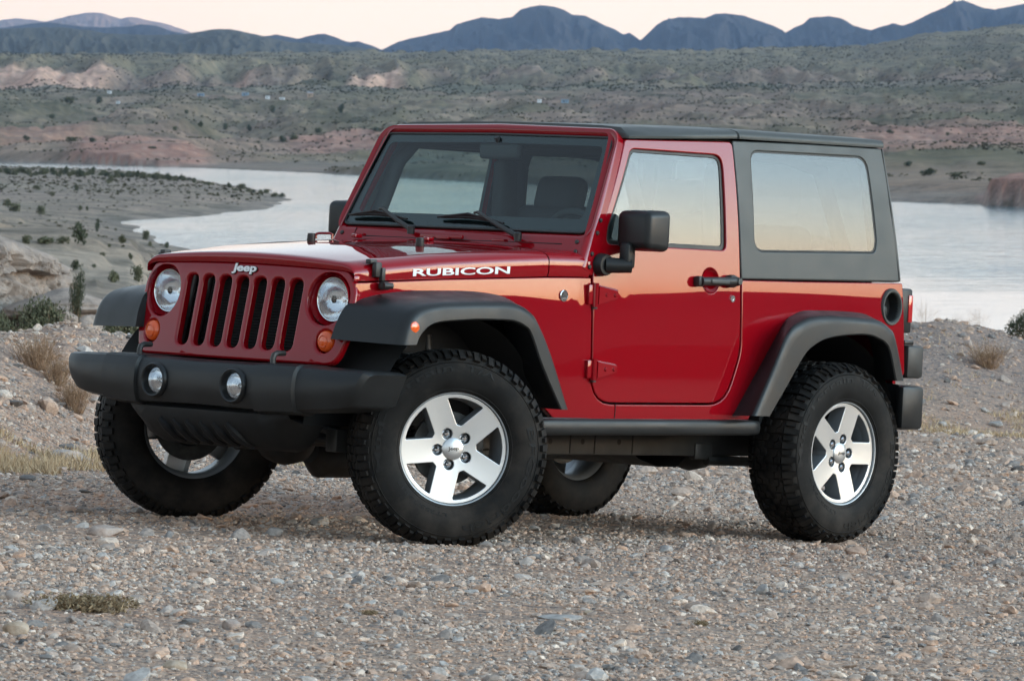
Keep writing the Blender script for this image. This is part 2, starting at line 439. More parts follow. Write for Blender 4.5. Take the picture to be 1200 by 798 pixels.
def hood_geo(x0, x1, n, front=False):
    rows = []
    xs = np.linspace(x0, x1, n)
    def row(x, dz=0.0, dx=0.0, shr=0.0):
        h = half_section(x); full = [(y, z) for y, z in h] + [(-y, z) for y, z in h[-2::-1]]
        r = []
        for y, z in full:
            bow = -.030 * (1 - (y / .62) ** 2) * max(0, 1 - (x + .455) / .35) if front else 0.0
            q = max(0, min(1, (z - float(zb(x))) / .10))
            r.append((x + bow + dx, y * (1 - shr), z - dz * q))
        return r
    if front:
        for dz, dx in ((.044, -.006), (.030, -.011), (.018, -.013), (.009, -.010), (.003, -.004)):
            rows.append(row(x0 + .012, dz, dx))
    for x in xs[1:] if front else xs: rows.append(row(float(x)))
    # close the rear and side lips downward
    rows.append([(p[0] + .001, p[1] * .985, p[2] - .02) for p in rows[-1]])
    return loft(rows)
hood = car_obj('hood', hood_geo(-.462, .565, 26, True), M_RED, car, sharp=50)
cowl = car_obj('cowl', hood_geo(.571, .80, 8), M_RED, body, sharp=50)
# engine-bay filler under the hood gaps, tub floor and inner walls
car_obj('engine_bay', box(.21, 0, .86, 1.0, 1.04, .36, .02), M_VOID, body)
car_obj('floor_pan', box(1.82, 0, .545, 2.2, 1.46, .07, .01), M_FRM, body)
tail = []
car_obj('tailgate', panel(rp([(-.74, .60, .03), (.74, .60, .03), (.755, 1.165, .02), (-.755, 1.165, .02)]), [], lambda u, v: np.stack([2.988 - (v - .6) * .035 + u * 0, u, v], 1), (1, 0, 0), t=.03, r=.012, step=.12), M_RED, body)
# fuel filler: ring, dark cup, cap
fr = lathe([(.064, -.02), (.066, .004), (.072, .010), (.080, .010), (.086, .002), (.086, -.01)], 40, 'y', (0, 0, 0))
fr = ([(v[0] * .88 + 2.874, v[1] + ys(1.058), v[2] + 1.058) for v in fr[0]], fr[1])
fl = car_obj('fuel_filler', fr, M_TOP, car)
cup = lathe([(.066, 0), (.060, -.05), (.0, -.055)], 32, 'y'); cup = ([(v[0] * .88 + 2.874, v[1] + ys(1.058), v[2] + 1.058) for v in cup[0]], cup[1])
car_obj('filler_cup', cup, M_VOID, fl)
car_obj('fuel_cap', lathe([(.024, -.05), (.025, -.032), (.020, -.028), (0, -.027)], 24, 'y', (2.862, ys(1.058), 1.04)), M_FRM, fl)
# trail badge on the fender
bp_ = (.658, float(ys(1.039) + plan(.658) - .78), 1.039)
bdg = car_obj('round_badge', lathe([(.0235, -.002), (.0245, .003), (.0215, .0048), (.0205, .0032), (0, .0032)], 36, 'y', bp_), M_CHR, car)
car_obj('badge_face', lathe([(.0200, .0036), (0, .0038)], 30, 'y', bp_), M_FRM, bdg)
def flat_text(s, x0, z0, wd, ht, yf, name, mat, parent, depth=.0012, bold=.0, slope=0.0, lift=.0015):
    V, F, asp = text_geo(s, .5, bold)
    P = [(x0 + v[0] * wd, yf(x0 + v[0] * wd, z0 + v[1] * ht + slope * v[0] * wd) + lift + v[2] * depth, z0 + v[1] * ht + slope * v[0] * wd) for v in V]
    return car_obj(name, orient((P, F)), mat, parent, smooth=False)
yb = lambda x, z: bp_[1] + .0036
flat_text('TRAIL', .645, 1.046, .026, .007, yb, 'badge_lettering', M_CHR, bdg, .001, .02, 0, .001)
flat_text('RATED', .644, 1.037, .028, .007, yb, 'badge_lettering', M_CHR, bdg, .001, .02, 0, .001)
hillv = [(.641, 1.027), (.648, 1.033), (.653, 1.030), (.660, 1.036), (.667, 1.030), (.675, 1.0335), (.672, 1.025), (.658, 1.0225), (.645, 1.0235)]
car_obj('badge_mountain', orient(([(x, bp_[1] + .0042 + k, z) for k in (0, .001) for x, z in hillv], [tuple(range(9)), tuple(range(9, 18))] + [(i, (i + 1) % 9, 9 + (i + 1) % 9, 9 + i) for i in range(9)])), M_CHR, bdg, smooth=False)
# hood lettering on both flanks of the hood
def yh(x, z):
    h = half_section(float(x))[:12]
    return float(np.interp(z, [q[1] for q in h], [q[0] for q in h]))
rub = flat_text('RUBICON', -.160, 1.0885, .515, .0305, yh, 'hood_lettering', M_WHT, hood, .0008, .022, .0605, .002)
Vt, Ft, _a = text_geo('RUBICON', .5, .022)
Pt = [(.355 - v[0] * .515, yh(.355 - v[0] * .515, 1.0885 + v[1] * .0305 + .0605 * (.515 - v[0] * .515)) + .002 + v[2] * .0008, 1.0885 + v[1] * .0305 + .0605 * (.515 - v[0] * .515)) for v in Vt]
car_obj('hood_lettering', orient((Pt, Ft)), M_WHT, hood, mirror=True, smooth=False)
# hood latches and rubber stops
def latch():
    yy = lambda x: float(plan(x))
    g = [box(-.365, yy(-.36) - .018, 1.140, .040, .030, .020, .005), box(-.357, yy(-.36) + .008, 1.108, .036, .026, .062, .007),
         box(-.336, yy(-.34) + .016, 1.090, .022, .022, .055, .006), box(-.322, yy(-.32) + .016, 1.044, .050, .030, .034, .010), tube([(-.345, yy(-.34) + .034, 1.045), (-.300, yy(-.3) + .034, 1.045)], .013, 10)]
    return join_geo(*g)
for mrr in (False, True): car_obj('hood_latch', latch(), M_FRM, hood, mirror=mrr)
for sy in (1, -1):
    car_obj('rubber_stop', lathe([(.017, 0), (.019, .006), (.017, .02), (.018, .024), (.016, .036), (0, .038)], 20, 'z', (.215, .323 * sy, 1.216)), M_FRM, hood)
# footman loop and washer nozzles on the hood and cowl
car_obj('tie_loop', tube([(.44, -.52, 1.232), (.44, -.52, 1.252), (.44, -.50, 1.257), (.44, -.44, 1.258), (.44, -.42, 1.253), (.44, -.42, 1.233)], .006, 8), M_RED, hood)
for y in (-.33, .10): car_obj('washer_nozzle', box(.50, y, 1.252, .045, .03, .018, .006), M_RED, hood)

# ---- grille
def gsurf(u, v):
    x = -.460 - (1.055 - v) * .19 - .032 * (1 - (u / .6) ** 2) + .06 * np.maximum(0, np.abs(u) - .54) ** 1 * 1.2
    x = x + .28 * np.maximum(0, v - 1.09)
    return np.stack([x, u, v], 1)
gol = rp([(-.585, .712, .07), (.585, .712, .07), (.632, .86, .2), (.625, 1.02, .1), (.575, 1.110, .11), (0, 1.1195, 0), (-.575, 1.110, .11), (-.625, 1.02, .1), (-.632, .86, .2)])
gh = []
for k in range(-3, 4):
    y = .1026 * k; gh.append(rp([(y - .036, .760, .034), (y + .036, .760, .034), (y + .036, 1.053, .034), (y - .036, 1.053, .034)], 6))
for s in (1, -1):
    gh.append(circ(s * .487, .979, .106, 40)); gh.append(circ(s * .513, .807, .046, 28))
grille = car_obj('grille', panel(gol, gh, gsurf, (-1, 0, 0), t=.032, r=.012, step=.035, rs=4), M_RED, car)
rad_ = join_geo(*[tube([(-.44, -.36, z), (-.44, .36, z)], .004, 6) for z in np.arange(.75, 1.07, .012)])
rdo = car_obj('radiator', rad_, M_VOID, grille); car_obj('radiator_core', box(-.405, 0, .91, .03, .74, .36), M_VOID, grille)
for y in (-.325, -.235): car_obj('brace_rod', tube([(-.452, y, 1.05), (-.46, y - .06, .77)], .012, 8), M_FRM, grille)
# badge on the grille: chrome letters with a dark outline
def face_text(s, yc, zc_, wd, ht, sf, lift, depth, bold, name, mat, parent):
    V, F, a = text_geo(s, .5, bold)
    yv = yc + (v0 := V[:, 0]) * wd - wd / 2; zv = zc_ + V[:, 1] * ht - ht / 2
    P = sf(yv, zv); P[:, 0] -= lift + V[:, 2] * depth
    return car_obj(name, orient((P, F)), mat, parent, smooth=False)
face_text('Jeep', 0.003, 1.0845, .150, .048, gsurf, .002, .004, .055, 'badge_outline', M_FRM, grille)
face_text('Jeep', 0.003, 1.0855, .142, .043, gsurf, .005, .004, .03, 'grille_lettering', M_WHT, grille)
for s in (1, -1):
    c = (float(gsurf(np.array([s * .487]), np.array([.979]))[0, 0]), s * .487, .979)
    hl = car_obj('headlight', lathe([(.0925, .050), (.0915, .037), (.0895, .033), (.0865, .034), (.086, .042)], 48, 'x', c), M_CHR, car)
    car_obj('bezel', lathe([(.1085, .012), (.107, .022), (.101, .038), (.094, .050), (.090, .051)], 48, 'x', c), M_RED, hl)
    car_obj('reflector', lathe([(.087, .044), (.078, .070), (.055, .095), (.025, .11), (.0, .112)], 48, 'x', c), M_REF, hl)
    car_obj('bulb', lathe([(.016, .04), (.017, .055), (.012, .10), (.0, .045)][::-1], 20, 'x', c), M_CHR, hl)
    lens = [(.0875, .042), (.083, .036), (.066, .028), (.045, .023), (.022, .0205), (0, .020)]
    car_obj('lens', orient(lathe(lens[::-1], 48, 'x', c)), M_LENS, hl)
    fl_ = [box(c[0] + .044, c[1] + dy, c[2], .004, .002, .13) for dy in np.arange(-.06, .061, .012)]
    car_obj('lens_fluting', join_geo(*fl_), M_LENS, hl)
    c2 = (float(gsurf(np.array([s * .513]), np.array([.807]))[0, 0]), s * .513, .807)
    ts = car_obj('turn_signal', lathe([(.0, -.010), (.022, -.0085), (.036, -.003), (.0425, .004), (.044, .02)], 36, 'x', c2), M_ORG, car)
    car_obj('lens_ring', lathe([(.0215, -.0095), (.0235, -.011), (.0255, -.0088)], 30, 'x', c2), M_ORG, ts)

# ---- front bumper
def bumper_sec(y):
    a = abs(y)
    xf = float(np.interp(a, [0, .30, .42, .56, .72, .84, .89], [-.745, -.744, -.741, -.730, -.708, -.682, -.664]))
    zt = float(np.interp(a, [0, .56, .89], [.703, .706, .700])); zl = float(np.interp(a, [0, .32, .56, .89], [.512, .508, .518, .538]))
    pr = 0.0
    if .345 < a < .565: pr = .014
    dep = float(np.interp(a, [0, .5, .89], [.17, .19, .235]))
    cf = .028 if pr == 0 else .034
    return [(xf - pr + dep, y, zl), (xf - pr + .06, y, zl - pr * .6), (xf - pr + .020, y, zl + .012 - pr * .6), (xf - pr + .004, y, zl + .05), (xf - pr, y, zl + .09), (xf - pr + .003, y, zt - .055),
            (xf - pr + .010, y, zt - .028), (xf - pr + .026, y, zt - .008 + pr * .3), (xf - pr + .05, y, zt + pr * .3), (xf - pr + dep, y, zt + pr * .3)]
ysq = [0, .1, .2, .30, .338, .344, .350, .358, .42, .48, .54, .556, .564, .571, .578, .65, .72, .79, .84, .868, .880, .888]
rows = []
for y in [-q for q in ysq[:0:-1]] + ysq:
    r = [list(p) for p in bumper_sec(y)]
    if abs(y) > .86:
        sh = (abs(y) - .86) / .028
        for p in r: p[2] += (.62 - p[2]) * .16 * sh * sh; p[0] += .02 * sh * sh
    tp_ = max(0, (abs(y) - .74) / .15)
    for p in r: p[1] *= 1 - .075 * tp_ * max(0, (.69 - p[2]) / .16); p[2] += .018 * tp_ * max(0, (.62 - p[2]) / .1)
    rows.append(r)
def bool_cut(o, cutters):
    for c in cutters:
        m = o.modifiers.new('cut', 'BOOLEAN'); m.object = c; m.operation = 'DIFFERENCE'; m.solver = 'EXACT'
    bpy.context.view_layer.update()
    me = bpy.data.meshes.new_from_object(o.evaluated_get(bpy.context.evaluated_depsgraph_get())); o.modifiers.clear(); old = o.data; o.data = me; bpy.data.meshes.remove(old)
    for c in cutters: bpy.data.objects.remove(c)
    me.set_sharp_from_angle(angle=rad(28))
bump = car_obj('front_bumper', orient(loft(rows, close_v=True, cap=True)), M_BLK, car, sharp=28)
bool_cut(bump, [car_obj('cut', orient(lathe([(0, -.1), (.0595, -.1), (.0595, .085), (0, .085)], 40, 'x', (-.745, s * .234, .609))), M_FRM, car) for s in (1, -1)])
for s in (1, -1):
    fc = (-.745, s * .234, .609)
    fg = car_obj('fog_light', lathe([(.074, .005), (.072, -.010), (.066, -.016), (.060, -.013), (.054, .002), (.050, .03)], 40, 'x', fc), M_BLK, car)
    car_obj('fog_reflector', lathe([(.052, .014), (.045, .045), (.02, .07), (0, .072)], 32, 'x', fc), M_REF, fg)
    car_obj('fog_lens', orient(lathe([(0, .008), (.02, .009), (.04, .014), (.053, .022)], 32, 'x', fc)), M_LENS, fg)
    hk = [(-.685, s * .396, .68), (-.687, s * .396, .728), (-.680, s * .396, .744), (-.664, s * .396, .750), (-.622, s * .396, .751)]
    car_obj('tow_hook', tube(hk, [.012, .012, .0125, .012, .011], 8), M_FRM, bump)
    car_obj('hook_plate', box(-.655, s * .396, .705, .06, .09, .008, .002), M_FRM, bump)
# air dam with slanted ribs
dam = []
for y in np.linspace(-.47, .47, 20):
    a = abs(y) / .47; e = 1 - max(0, (a - .7) / .3) ** 2 * .75
    dam.append([(-.66, y, .53), (-.715 + .06 * a ** 3, y, .50), (-.715 + .07 * a ** 3, y, .50 - .05 * e), (-.665 + .07 * a ** 3, y, .50 - .115 * e), (-.585 + .05 * a ** 3, y, .50 - .150 * e), (-.45, y, .50 - .155 * e)])
damo = car_obj('air_dam', loft(dam), M_DAM, car, sharp=50)
for y in (-.20, -.12, -.04, .04, .12, .20):
    car_obj('rib', tube([(-.712, y - .03, .452), (-.69, y - .005, .418), (-.655, y + .015, .385), (-.61, y + .03, .362)], [.012, .020, .020, .010], 8), M_DAM, damo)

# ---- fender flares
def flare(st, liner_c, name, mir):
    rows = []
    B = crom([s[0] for s in st], 4); C = crom([s[1] for s in st], 4); Lp = crom([s[2] for s in st], 4)
    for b, c, l in zip(B, C, Lp):
        b, c, l = np.array(b), np.array(c), np.array(l)
        p0 = c + (b - c) * .13; p2 = c + (l - c) * .42
        bin_ = b + np.array([.06, -.01, -.0]) if b[0] < -.3 else b + (b - c) / np.linalg.norm(b - c) * .05
        row = [bin_, b, b + (p0 - b) * .5]
        for k in range(6):
            t = k / 5; q0 = p0 + (c - p0) * t; q1 = c + (p2 - c) * t; row.append(q0 + (q1 - q0) * t)
        row += [l + np.array([0, -.001, 0]), l + (l - c) / np.linalg.norm(l - c) * .006 + np.array([0, -.007, 0]), l + np.array([0, -.03, 0]), np.array([l[0] + (b[0] - l[0]) * .3, b[1] + .02, l[2] + (b[2] - l[2]) * .3])]
        rows.append([tuple(q) for q in row])
    g = loft(rows, close_v=True, cap=True)
    return car_obj(name, orient(g), M_BLK, car, mirror=mir, sharp=45)
FS = [((-.548, .58, .819), (-.492, .924, .811), (-.417, .938, .815)), ((-.522, .59, .90), (-.459, .926, .902), (-.389, .935, .859)), ((-.475, .60, .966), (-.402, .925, .957), (-.336, .936, .899)),
      ((-.36, .615, 1.004), (-.292, .930, .984), (-.262, .937, .916)), ((-.2, .63, 1.028), (-.15, .932, .993), (-.15, .938, .925)), ((-.05, .645, 1.037), (-.05, .932, .997), (-.05, .938, .931)),
      ((.13, .67, 1.042), (.129, .932, 1.0), (.121, .938, .933)), ((.26, .69, 1.036), (.215, .932, .986), (.18, .938, .926)), ((.35, .705, 1.02), (.275, .932, .957), (.225, .938, .911)),
      ((.395, .715, .985), (.317, .932, .92), (.268, .938, .88)), ((.455, .725, .85), (.406, .932, .795), (.352, .938, .74)), ((.56, .755, .567), (.528, .932, .567), (.477, .938, .567))]
RS = [((1.759, .772, .55), (1.736, .932, .557), (1.84, .938, .557)), ((1.94, .775, .77), (1.84, .932, .743), (1.948, .938, .69)), ((2.10, .775, .963), (1.937, .932, .917), (2.061, .938, .83)),
      ((2.17, .775, 1.005), (2.03, .932, .972), (2.13, .938, .878)), ((2.237, .775, 1.024), (2.151, .932, 1.0), (2.211, .938, .908)), ((2.335, .775, 1.028), (2.335, .932, 1.005), (2.335, .938, .927)),
      ((2.5, .775, 1.03), (2.5, .932, 1.001), (2.5, .938, .935)), ((2.66, .775, 1.025), (2.604, .932, .992), (2.58, .938, .922)), ((2.74, .775, 1.0), (2.68, .932, .96), (2.639, .938, .902)),
      ((2.80, .775, .93), (2.722, .932, .921), (2.68, .938, .86)), ((2.835, .775, .73), (2.803, .932, .728), (2.735, .938, .728))]
for mrr in (False, True):
    ff = flare(FS, 0, 'fender_flare', mrr); rr_ = flare(RS, 0, 'fender_flare', mrr)
    sm = car_obj('side_marker', lathe([(.0, .012), (.018, .011), (.026, .007), (.029, 0), (.029, -.01)], 28, 'y', (-.418, .921, .882)), M_ORG, ff, mirror=mrr)
    # wheel-house liners
    for cx, par in ((0.0, ff), (2.424, rr_)):
        rows = []
        for y in (.40, .62, .80 if cx == 0 else .80):
            rows.append([(cx + .50 * math.cos(a), y, .43 + .50 * math.sin(a)) for a in np.linspace(rad(4) if cx == 0 else rad(14), rad(152) if cx == 0 else rad(172), 26)])
        car_obj('wheel_house', loft(rows), M_VOID, par, mirror=mrr)
        car_obj('wheel_house_wall', ([(cx + .5 * math.cos(a), .40, .46 + .48 * math.sin(a)) for a in np.linspace(0, math.pi, 20)], [tuple(range(20))]), M_VOID, par, mirror=mrr)

# ---- rock rails under the doors
for mrr in (False, True):
    rows = []
    for x, e in ((.40, .3), (.43, .85), (.47, 1), (1.86, 1), (1.91, .85), (1.935, .3)):
        zc0 = .488 + (x - .4) * .008
        rows.append([(x, .800 + .034 * e * math.copysign(abs(math.cos(a)) ** .55, math.cos(a)), zc0 + .035 * e * math.copysign(abs(math.sin(a)) ** .55, math.sin(a))) for a in np.linspace(0, 2 * math.pi, 16, endpoint=False)])
    rr_ = car_obj('rock_rail', orient(loft(rows, close_v=True, cap=True)), M_BLK, car, mirror=mrr, sharp=40)
    car_obj('rail_skirt', box(1.15, .765, .505, 1.42, .05, .045, .006), M_FRM, rr_, mirror=mrr)

# ---- doors
def door(mir):
    win = rp([(1.705, 1.271, .035), (1.722, 1.688, .055), (1.110, 1.683, .05), (.925, 1.335, .05), (.912, 1.268, .04)])
    rec_hole = circ(1.592, 1.135, .056, 32, .054)
    g = panel(door_ol, [win, rec_hole], side(.0), OUT, t=.045, r=.006, step=.05)
    d = car_obj('door', g, M_RED, car, mirror=mir)
    win2 = rp([(1.708, 1.268, .035), (1.725, 1.691, .055), (1.107, 1.686, .05), (.921, 1.335, .05), (.908, 1.264, .04)])
    gl = rp([(1.687, 1.289, .02), (1.707, 1.672, .04), (1.128, 1.668, .035), (.945, 1.338, .03), (.935, 1.286, .02)])
    car_obj('window_seal', panel(win2, [gl], side(-.012), OUT, t=.02, r=.003, step=.06), M_FRM, d, mirror=mir)
    car_obj('window', panel(rp([(1.70, 1.28, .02), (1.718, 1.68, .04), (1.12, 1.675, .035), (.94, 1.34, .03), (.93, 1.275, .02)]), [], side(-.016), OUT, t=.0, r=.0, step=.05), M_SG, d, mirror=mir)
    # inner trim
    car_obj('door_trim', panel(rp([(.86, .63, .1), (1.76, .64, .12), (1.77, 1.24, .02), (.86, 1.24, .02)]), [], side(-.09), (0, -1, 0), t=.02, r=.01, step=.12), M_INT, d, mirror=mir)
    car_obj('door_inner_frame', panel(door_ol, [win], side(-.047), (0, -1, 0), t=.002, r=.001, step=.12), M_INT, d, mirror=mir)
    # handle over a dished recess
    yd = lambda x, z: float(ys(z) + plan(x) - .78)
    rec = lathe([(.0, -.024), (.022, -.0225), (.040, -.017), (.051, -.008), (.0555, -.001)], 36, 'y'); rec = ([(v[0] * 1.01 + 1.592, v[1] + yd(1.59, v[2] + 1.135), v[2] * .98 + 1.135) for v in rec[0]], rec[1])
    h = car_obj('handle', join_geo(tube([(1.492, yd(1.5, 1.13) + .030, 1.130), (1.66, yd(1.5, 1.13) + .034, 1.136), (1.735, yd(1.7, 1.13) + .034, 1.138)], [.019, .019, .020], 16),
                                    box(1.497, yd(1.5, 1.13) + .016, 1.130, .045, .04, .046, .012), box(1.715, yd(1.71, 1.13) + .016, 1.138, .05, .04, .056, .014)), M_FRM, d, mirror=mir)
    car_obj('handle_recess', rec, M_RED, d, mirror=mir)
    car_obj('handle_grip', box(1.60, yd(1.6, 1.13) + .052, 1.133, .12, .004, .016, .0015), M_TOP, d, mirror=mir)
    car_obj('push_button', lathe([(.0, .021), (.014, .020), (.016, .016), (.016, 0)], 20, 'y', (1.727, yd(1.72, 1.13) + .038, 1.138)), M_TOP, d, mirror=mir)
    car_obj('door_lock', lathe([(.0, .003), (.008, .003), (.009, .005), (.015, .005), (.016, 0)], 24, 'y', (1.738, yd(1.738, 1.061), 1.061)), M_CHR, d, mirror=mir)
    # exposed hinges
    for z, tp in ((1.050, 1.0), (.735, .9)):
        yy = yd(.9, z)
        hg = car_obj('hinge', join_geo(tube([(.826, yd(.826, z) + .012, z - .052 * tp), (.826, yd(.826, z) + .012, z + .050 * tp)], .015, 12),
             orient(([(.832, yy - .004, z - .045 * tp), (.832, yy - .004, z + .045 * tp), (.975, yy - .002, z + .028 * tp), (.975, yy - .002, z - .018 * tp),
                      (.832, yy + .026, z - .040 * tp), (.832, yy + .026, z + .036 * tp), (.966, yy + .014, z + .019 * tp), (.966, yy + .014, z - .013 * tp)],
                     [(0, 1, 2, 3), (4, 5, 6, 7), (0, 1, 5, 4), (1, 2, 6, 5), (2, 3, 7, 6), (3, 0, 4, 7)])),
             box(.80, yd(.80, z) + .006, z, .03, .02, .085 * tp, .004)), M_RED, d, mirror=mir, sharp=30)
        for bx in (.885, .945): car_obj('hinge_bolt', lathe([(.0, .006), (.006, .006), (.0085, .0035), (.010, 0)], 12, 'y', (bx, yy + .026 - (bx - .832) * .085, z + .002)), M_RED, d, mirror=mir)
        car_obj('hinge_pin', lathe([(.012, -.008), (.012, 0), (0, 0)], 12, 'z', (.826, yd(.826, z) + .012, z - .052 * tp)), M_FRM, d, mirror=mir)
    # mirror on its two-piece arm
    mc = np.array([1.012, .868, 1.332])
    bm = bmesh.new(); bmesh.ops.create_cube(bm, size=1)
    for v in bm.verts:
        sx, sy, sz = .145, .205, .178
        if v.co.x < 0: sy *= .90; sz *= .90
        v.co = Vector((v.co.x * sx, v.co.y * sy, v.co.z * sz))
    bmesh.ops.bevel(bm, geom=bm.edges[:], offset=.030, segments=5, profile=.5, affect='EDGES'); bm.verts.index_update()
    mg = ([(v.co.x + mc[0], v.co.y + mc[1] , v.co.z + mc[2]) for v in bm.verts], [tuple(v.index for v in f.verts) for f in bm.faces]); bm.free()
    mo = car_obj('side_mirror', mg, M_BLK, car, mirror=mir, sharp=50)
    arm = join_geo(lathe([(.0, .01), (.043, .008), (.046, .0), (.050, -.03)], 24, 'y', (.868, .795, 1.178)), tube([(.868, .79, 1.178), (.91, .825, 1.178), (.955, .862, 1.180)], [.034, .032, .030], 16),
                   box(.945, .845, 1.222, .055, .055, .11, .014, 3))
    car_obj('mirror_arm', orient(arm), M_BLK, mo, mirror=mir)
    car_obj('mirror_glass', panel(rp([(.783, 1.262, .02), (.953, 1.262, .02), (.953, 1.408, .02), (.783, 1.408, .02)]), [], lambda u, v: np.stack([u * 0 + mc[0] + .0735, u, v], 1), (1, 0, 0), t=.002, r=.001, step=.1), M_CHR, mo, mirror=mir)
for mrr in (False, True): door(mrr)

# ---- windscreen frame (folding), glass, wipers
WSA = math.atan(.484)
def wsurf(off):
    # u across, v = height; the frame leans back
    def f(u, v):
        n = np.array([-math.cos(WSA), 0, math.sin(WSA)])
        p = np.stack([.795 + (v - 1.316) * .484 + .012 * (u / .7) ** 2, u, v], 1)
        return p + n * off
    return f
def wol(z0, z1, dw, r1, r0=.01):
    w0 = float(ys(z0)) + dw; w1 = float(ys(z1)) + dw
    pts = [(-w0, z0, r0)] + [(-(float(ys(z)) + dw), z, 0) for z in np.linspace(z0 + .08, z1 - .12, 5)] + [(-w1, z1, r1), (0, z1 + .012, 0), (w1, z1, r1)] + [((float(ys(z)) + dw), z, 0) for z in np.linspace(z1 - .12, z0 + .08, 5)] + [(w0, z0, r0)]
    return rp(pts, 7)
ghole = rp([(-.728, 1.312, .035), (.728, 1.312, .035), (.676, 1.728, .05), (0, 1.734, 0), (-.676, 1.728, .05)], 6)
wf = car_obj('windscreen_frame', panel(wol(1.165, 1.776, .004, .075), [ghole], wsurf(.0), (-1, 0, .3), t=.085, r=.032, step=.06, rs=5), M_RED, car)
g_gl = rp([(-.722, 1.317, .03), (.722, 1.317, .03), (.671, 1.723, .045), (0, 1.729, 0), (-.671, 1.723, .045)], 6)
g_cl = rp([(-.672, 1.372, .03), (.672, 1.372, .03), (.634, 1.690, .035), (0, 1.697, 0), (-.634, 1.690, .035)], 6)
car_obj('glass_border', panel(g_gl, [g_cl], wsurf(-.0125), (-1, 0, .3), t=.004, r=.0, step=.06), M_FRIT, wf)
car_obj('windscreen', panel(g_gl, [], wsurf(-.009), (-1, 0, .3), t=.0, r=.0, step=.08), M_WS, wf)
car_obj('glass_seal', panel(rp([(-.731, 1.309, .036), (.731, 1.309, .036), (.679, 1.731, .052), (0, 1.737, 0), (-.679, 1.731, .052)], 6), [g_gl], wsurf(-.004), (-1, 0, .3), t=.02, r=.002, step=.06), M_FRM, wf)
def wpt(y, z, off): return tuple(wsurf(off)(np.array([y]), np.array([z]))[0])
for (py, pz), (my, mz), (ay, az), (by, bz) in (((.405, 1.262), (.095, 1.362), (-.135, 1.350), (.262, 1.333)), ((-.232, 1.274), (-.485, 1.364), (-.685, 1.345), (-.317, 1.336))):
    a = wpt(py, pz, .045); m = wpt(my, mz, .035); m2 = wpt((py * .62 + my * .38), (pz * .62 + mz * .38), .052)
    wp = car_obj('wiper', join_geo(tube([a, m2, wpt(my + .03, mz - .002, .045), m], [.013, .011, .008, .006], 8), lathe([(.016, -.02), (.018, .012), (.010, .02), (0, .021)], 14, 'z', a)), M_FRM, car)
    bl = []
    p = [np.array(wpt(ay + (by - ay) * t, az + (bz - az) * t + .010 * math.sin(math.pi * t), .008)) for t in np.linspace(0, 1, 9)]
    car_obj('blade', join_geo(tube([tuple(q) for q in p], [.004] + [.007] * 7 + [.004], 6), tube([tuple(q + np.array([-.014, 0, .010 * math.sin(math.pi * k / 8)])) for k, q in enumerate(p)][1:8], .0055, 6), tube([tuple(p[0] + np.array([-.006, 0, 0])), tuple(p[4] + np.array([-.026, 0, .018])), tuple(p[8] + np.array([-.006, 0, 0]))], .005, 6)), M_FRM, wp)
# frame hardware: bolts on the pillar foot, hinge strips on the cowl
for x, z in ((.871, 1.366), (.846, 1.311), (.808, 1.222), (.790, 1.166)):
    for mrr in (False, True): car_obj('frame_bolt', lathe([(.0, .006), (.007, .005), (.010, .001), (.010, -.003)], 14, 'y', (x + .004, float(ys(z)) + .003, z)), M_FRM, wf, mirror=mrr)
for s in (1, -1):
    for y, z in ((.700, 1.268), (.712, 1.226)): car_obj('frame_bolt', lathe([(.0, -.006), (.007, -.005), (.010, -.001), (.010, .003)], 14, 'x', wpt(s * y, z, .002)), M_FRM, wf)
car_obj('hinge_strip', box(.742, -.05, 1.268, .018, .25, .018, .005), M_RED, wf)
car_obj('cowl_seam', tube([wpt(-.62, 1.292, .0005), wpt(-.62, 1.258, .0005), wpt(0, 1.256, .0005), wpt(.62, 1.258, .0005)], .0025, 6), M_VOID, wf)
for y in (-.55, -.03, .30): car_obj('cowl_clip', box(.735, y, 1.262, .03, .07, .012, .004), M_RED, wf)

# ---- hard top
def top_side(mir):
    ol = rp([(1.802, 1.149, .0), (1.802, 1.757, .01), (2.3, 1.772, 0), (2.886, 1.782, .01), (2.912, 1.52, 0), (2.952, 1.176, .015)])
    hole = rp([(1.898, 1.275, .06), (2.765, 1.302, .06), (2.778, 1.36, 0), (2.752, 1.735, .07), (1.916, 1.718, .06)], 7)
    o = car_obj('hard_top', panel(ol, [hole], side(.002), OUT, t=.04, r=.008, step=.06), M_TOP, car) if not mir else None
    if mir: o = car_obj('top_side', panel(ol, [hole], side(.002), OUT, t=.04, r=.008, step=.08), M_TOP, TOPO[0], mirror=True)
    else: TOPO.append(o)
    gl = rp([(1.905, 1.282, .055), (2.758, 1.309, .055), (2.770, 1.36, 0), (2.745, 1.728, .065), (1.923, 1.711, .055)], 7)
    car_obj('quarter_window_seal', panel(hole, [gl], side(-.004), OUT, t=.012, r=.001, step=.07), M_FRM, TOPO[0], mirror=mir)
    car_obj('quarter_window', panel(gl, [], side(-.005), OUT, t=.0, r=.0, step=.05), M_QG, TOPO[0], mirror=mir)
TOPO = []
top_side(False); top_side(True); top = TOPO[0]
def roof_row(x, zt, ze, yw, drop):
    drop = .026 + .011 * np.clip((x - 1.1) / .73, 0, 1)
    h = [(yw - .002, ze), (yw, ze + .010), (yw - .004, ze + drop * .6), (yw - .018, ze + drop * .9), (yw - .05, zt - .012), (yw - .16, zt - .004), (yw * .45, zt), (0, zt + .004)]
    return [(x, y, z) for y, z in h] + [(x, -y, z) for y, z in h[-2::-1]]
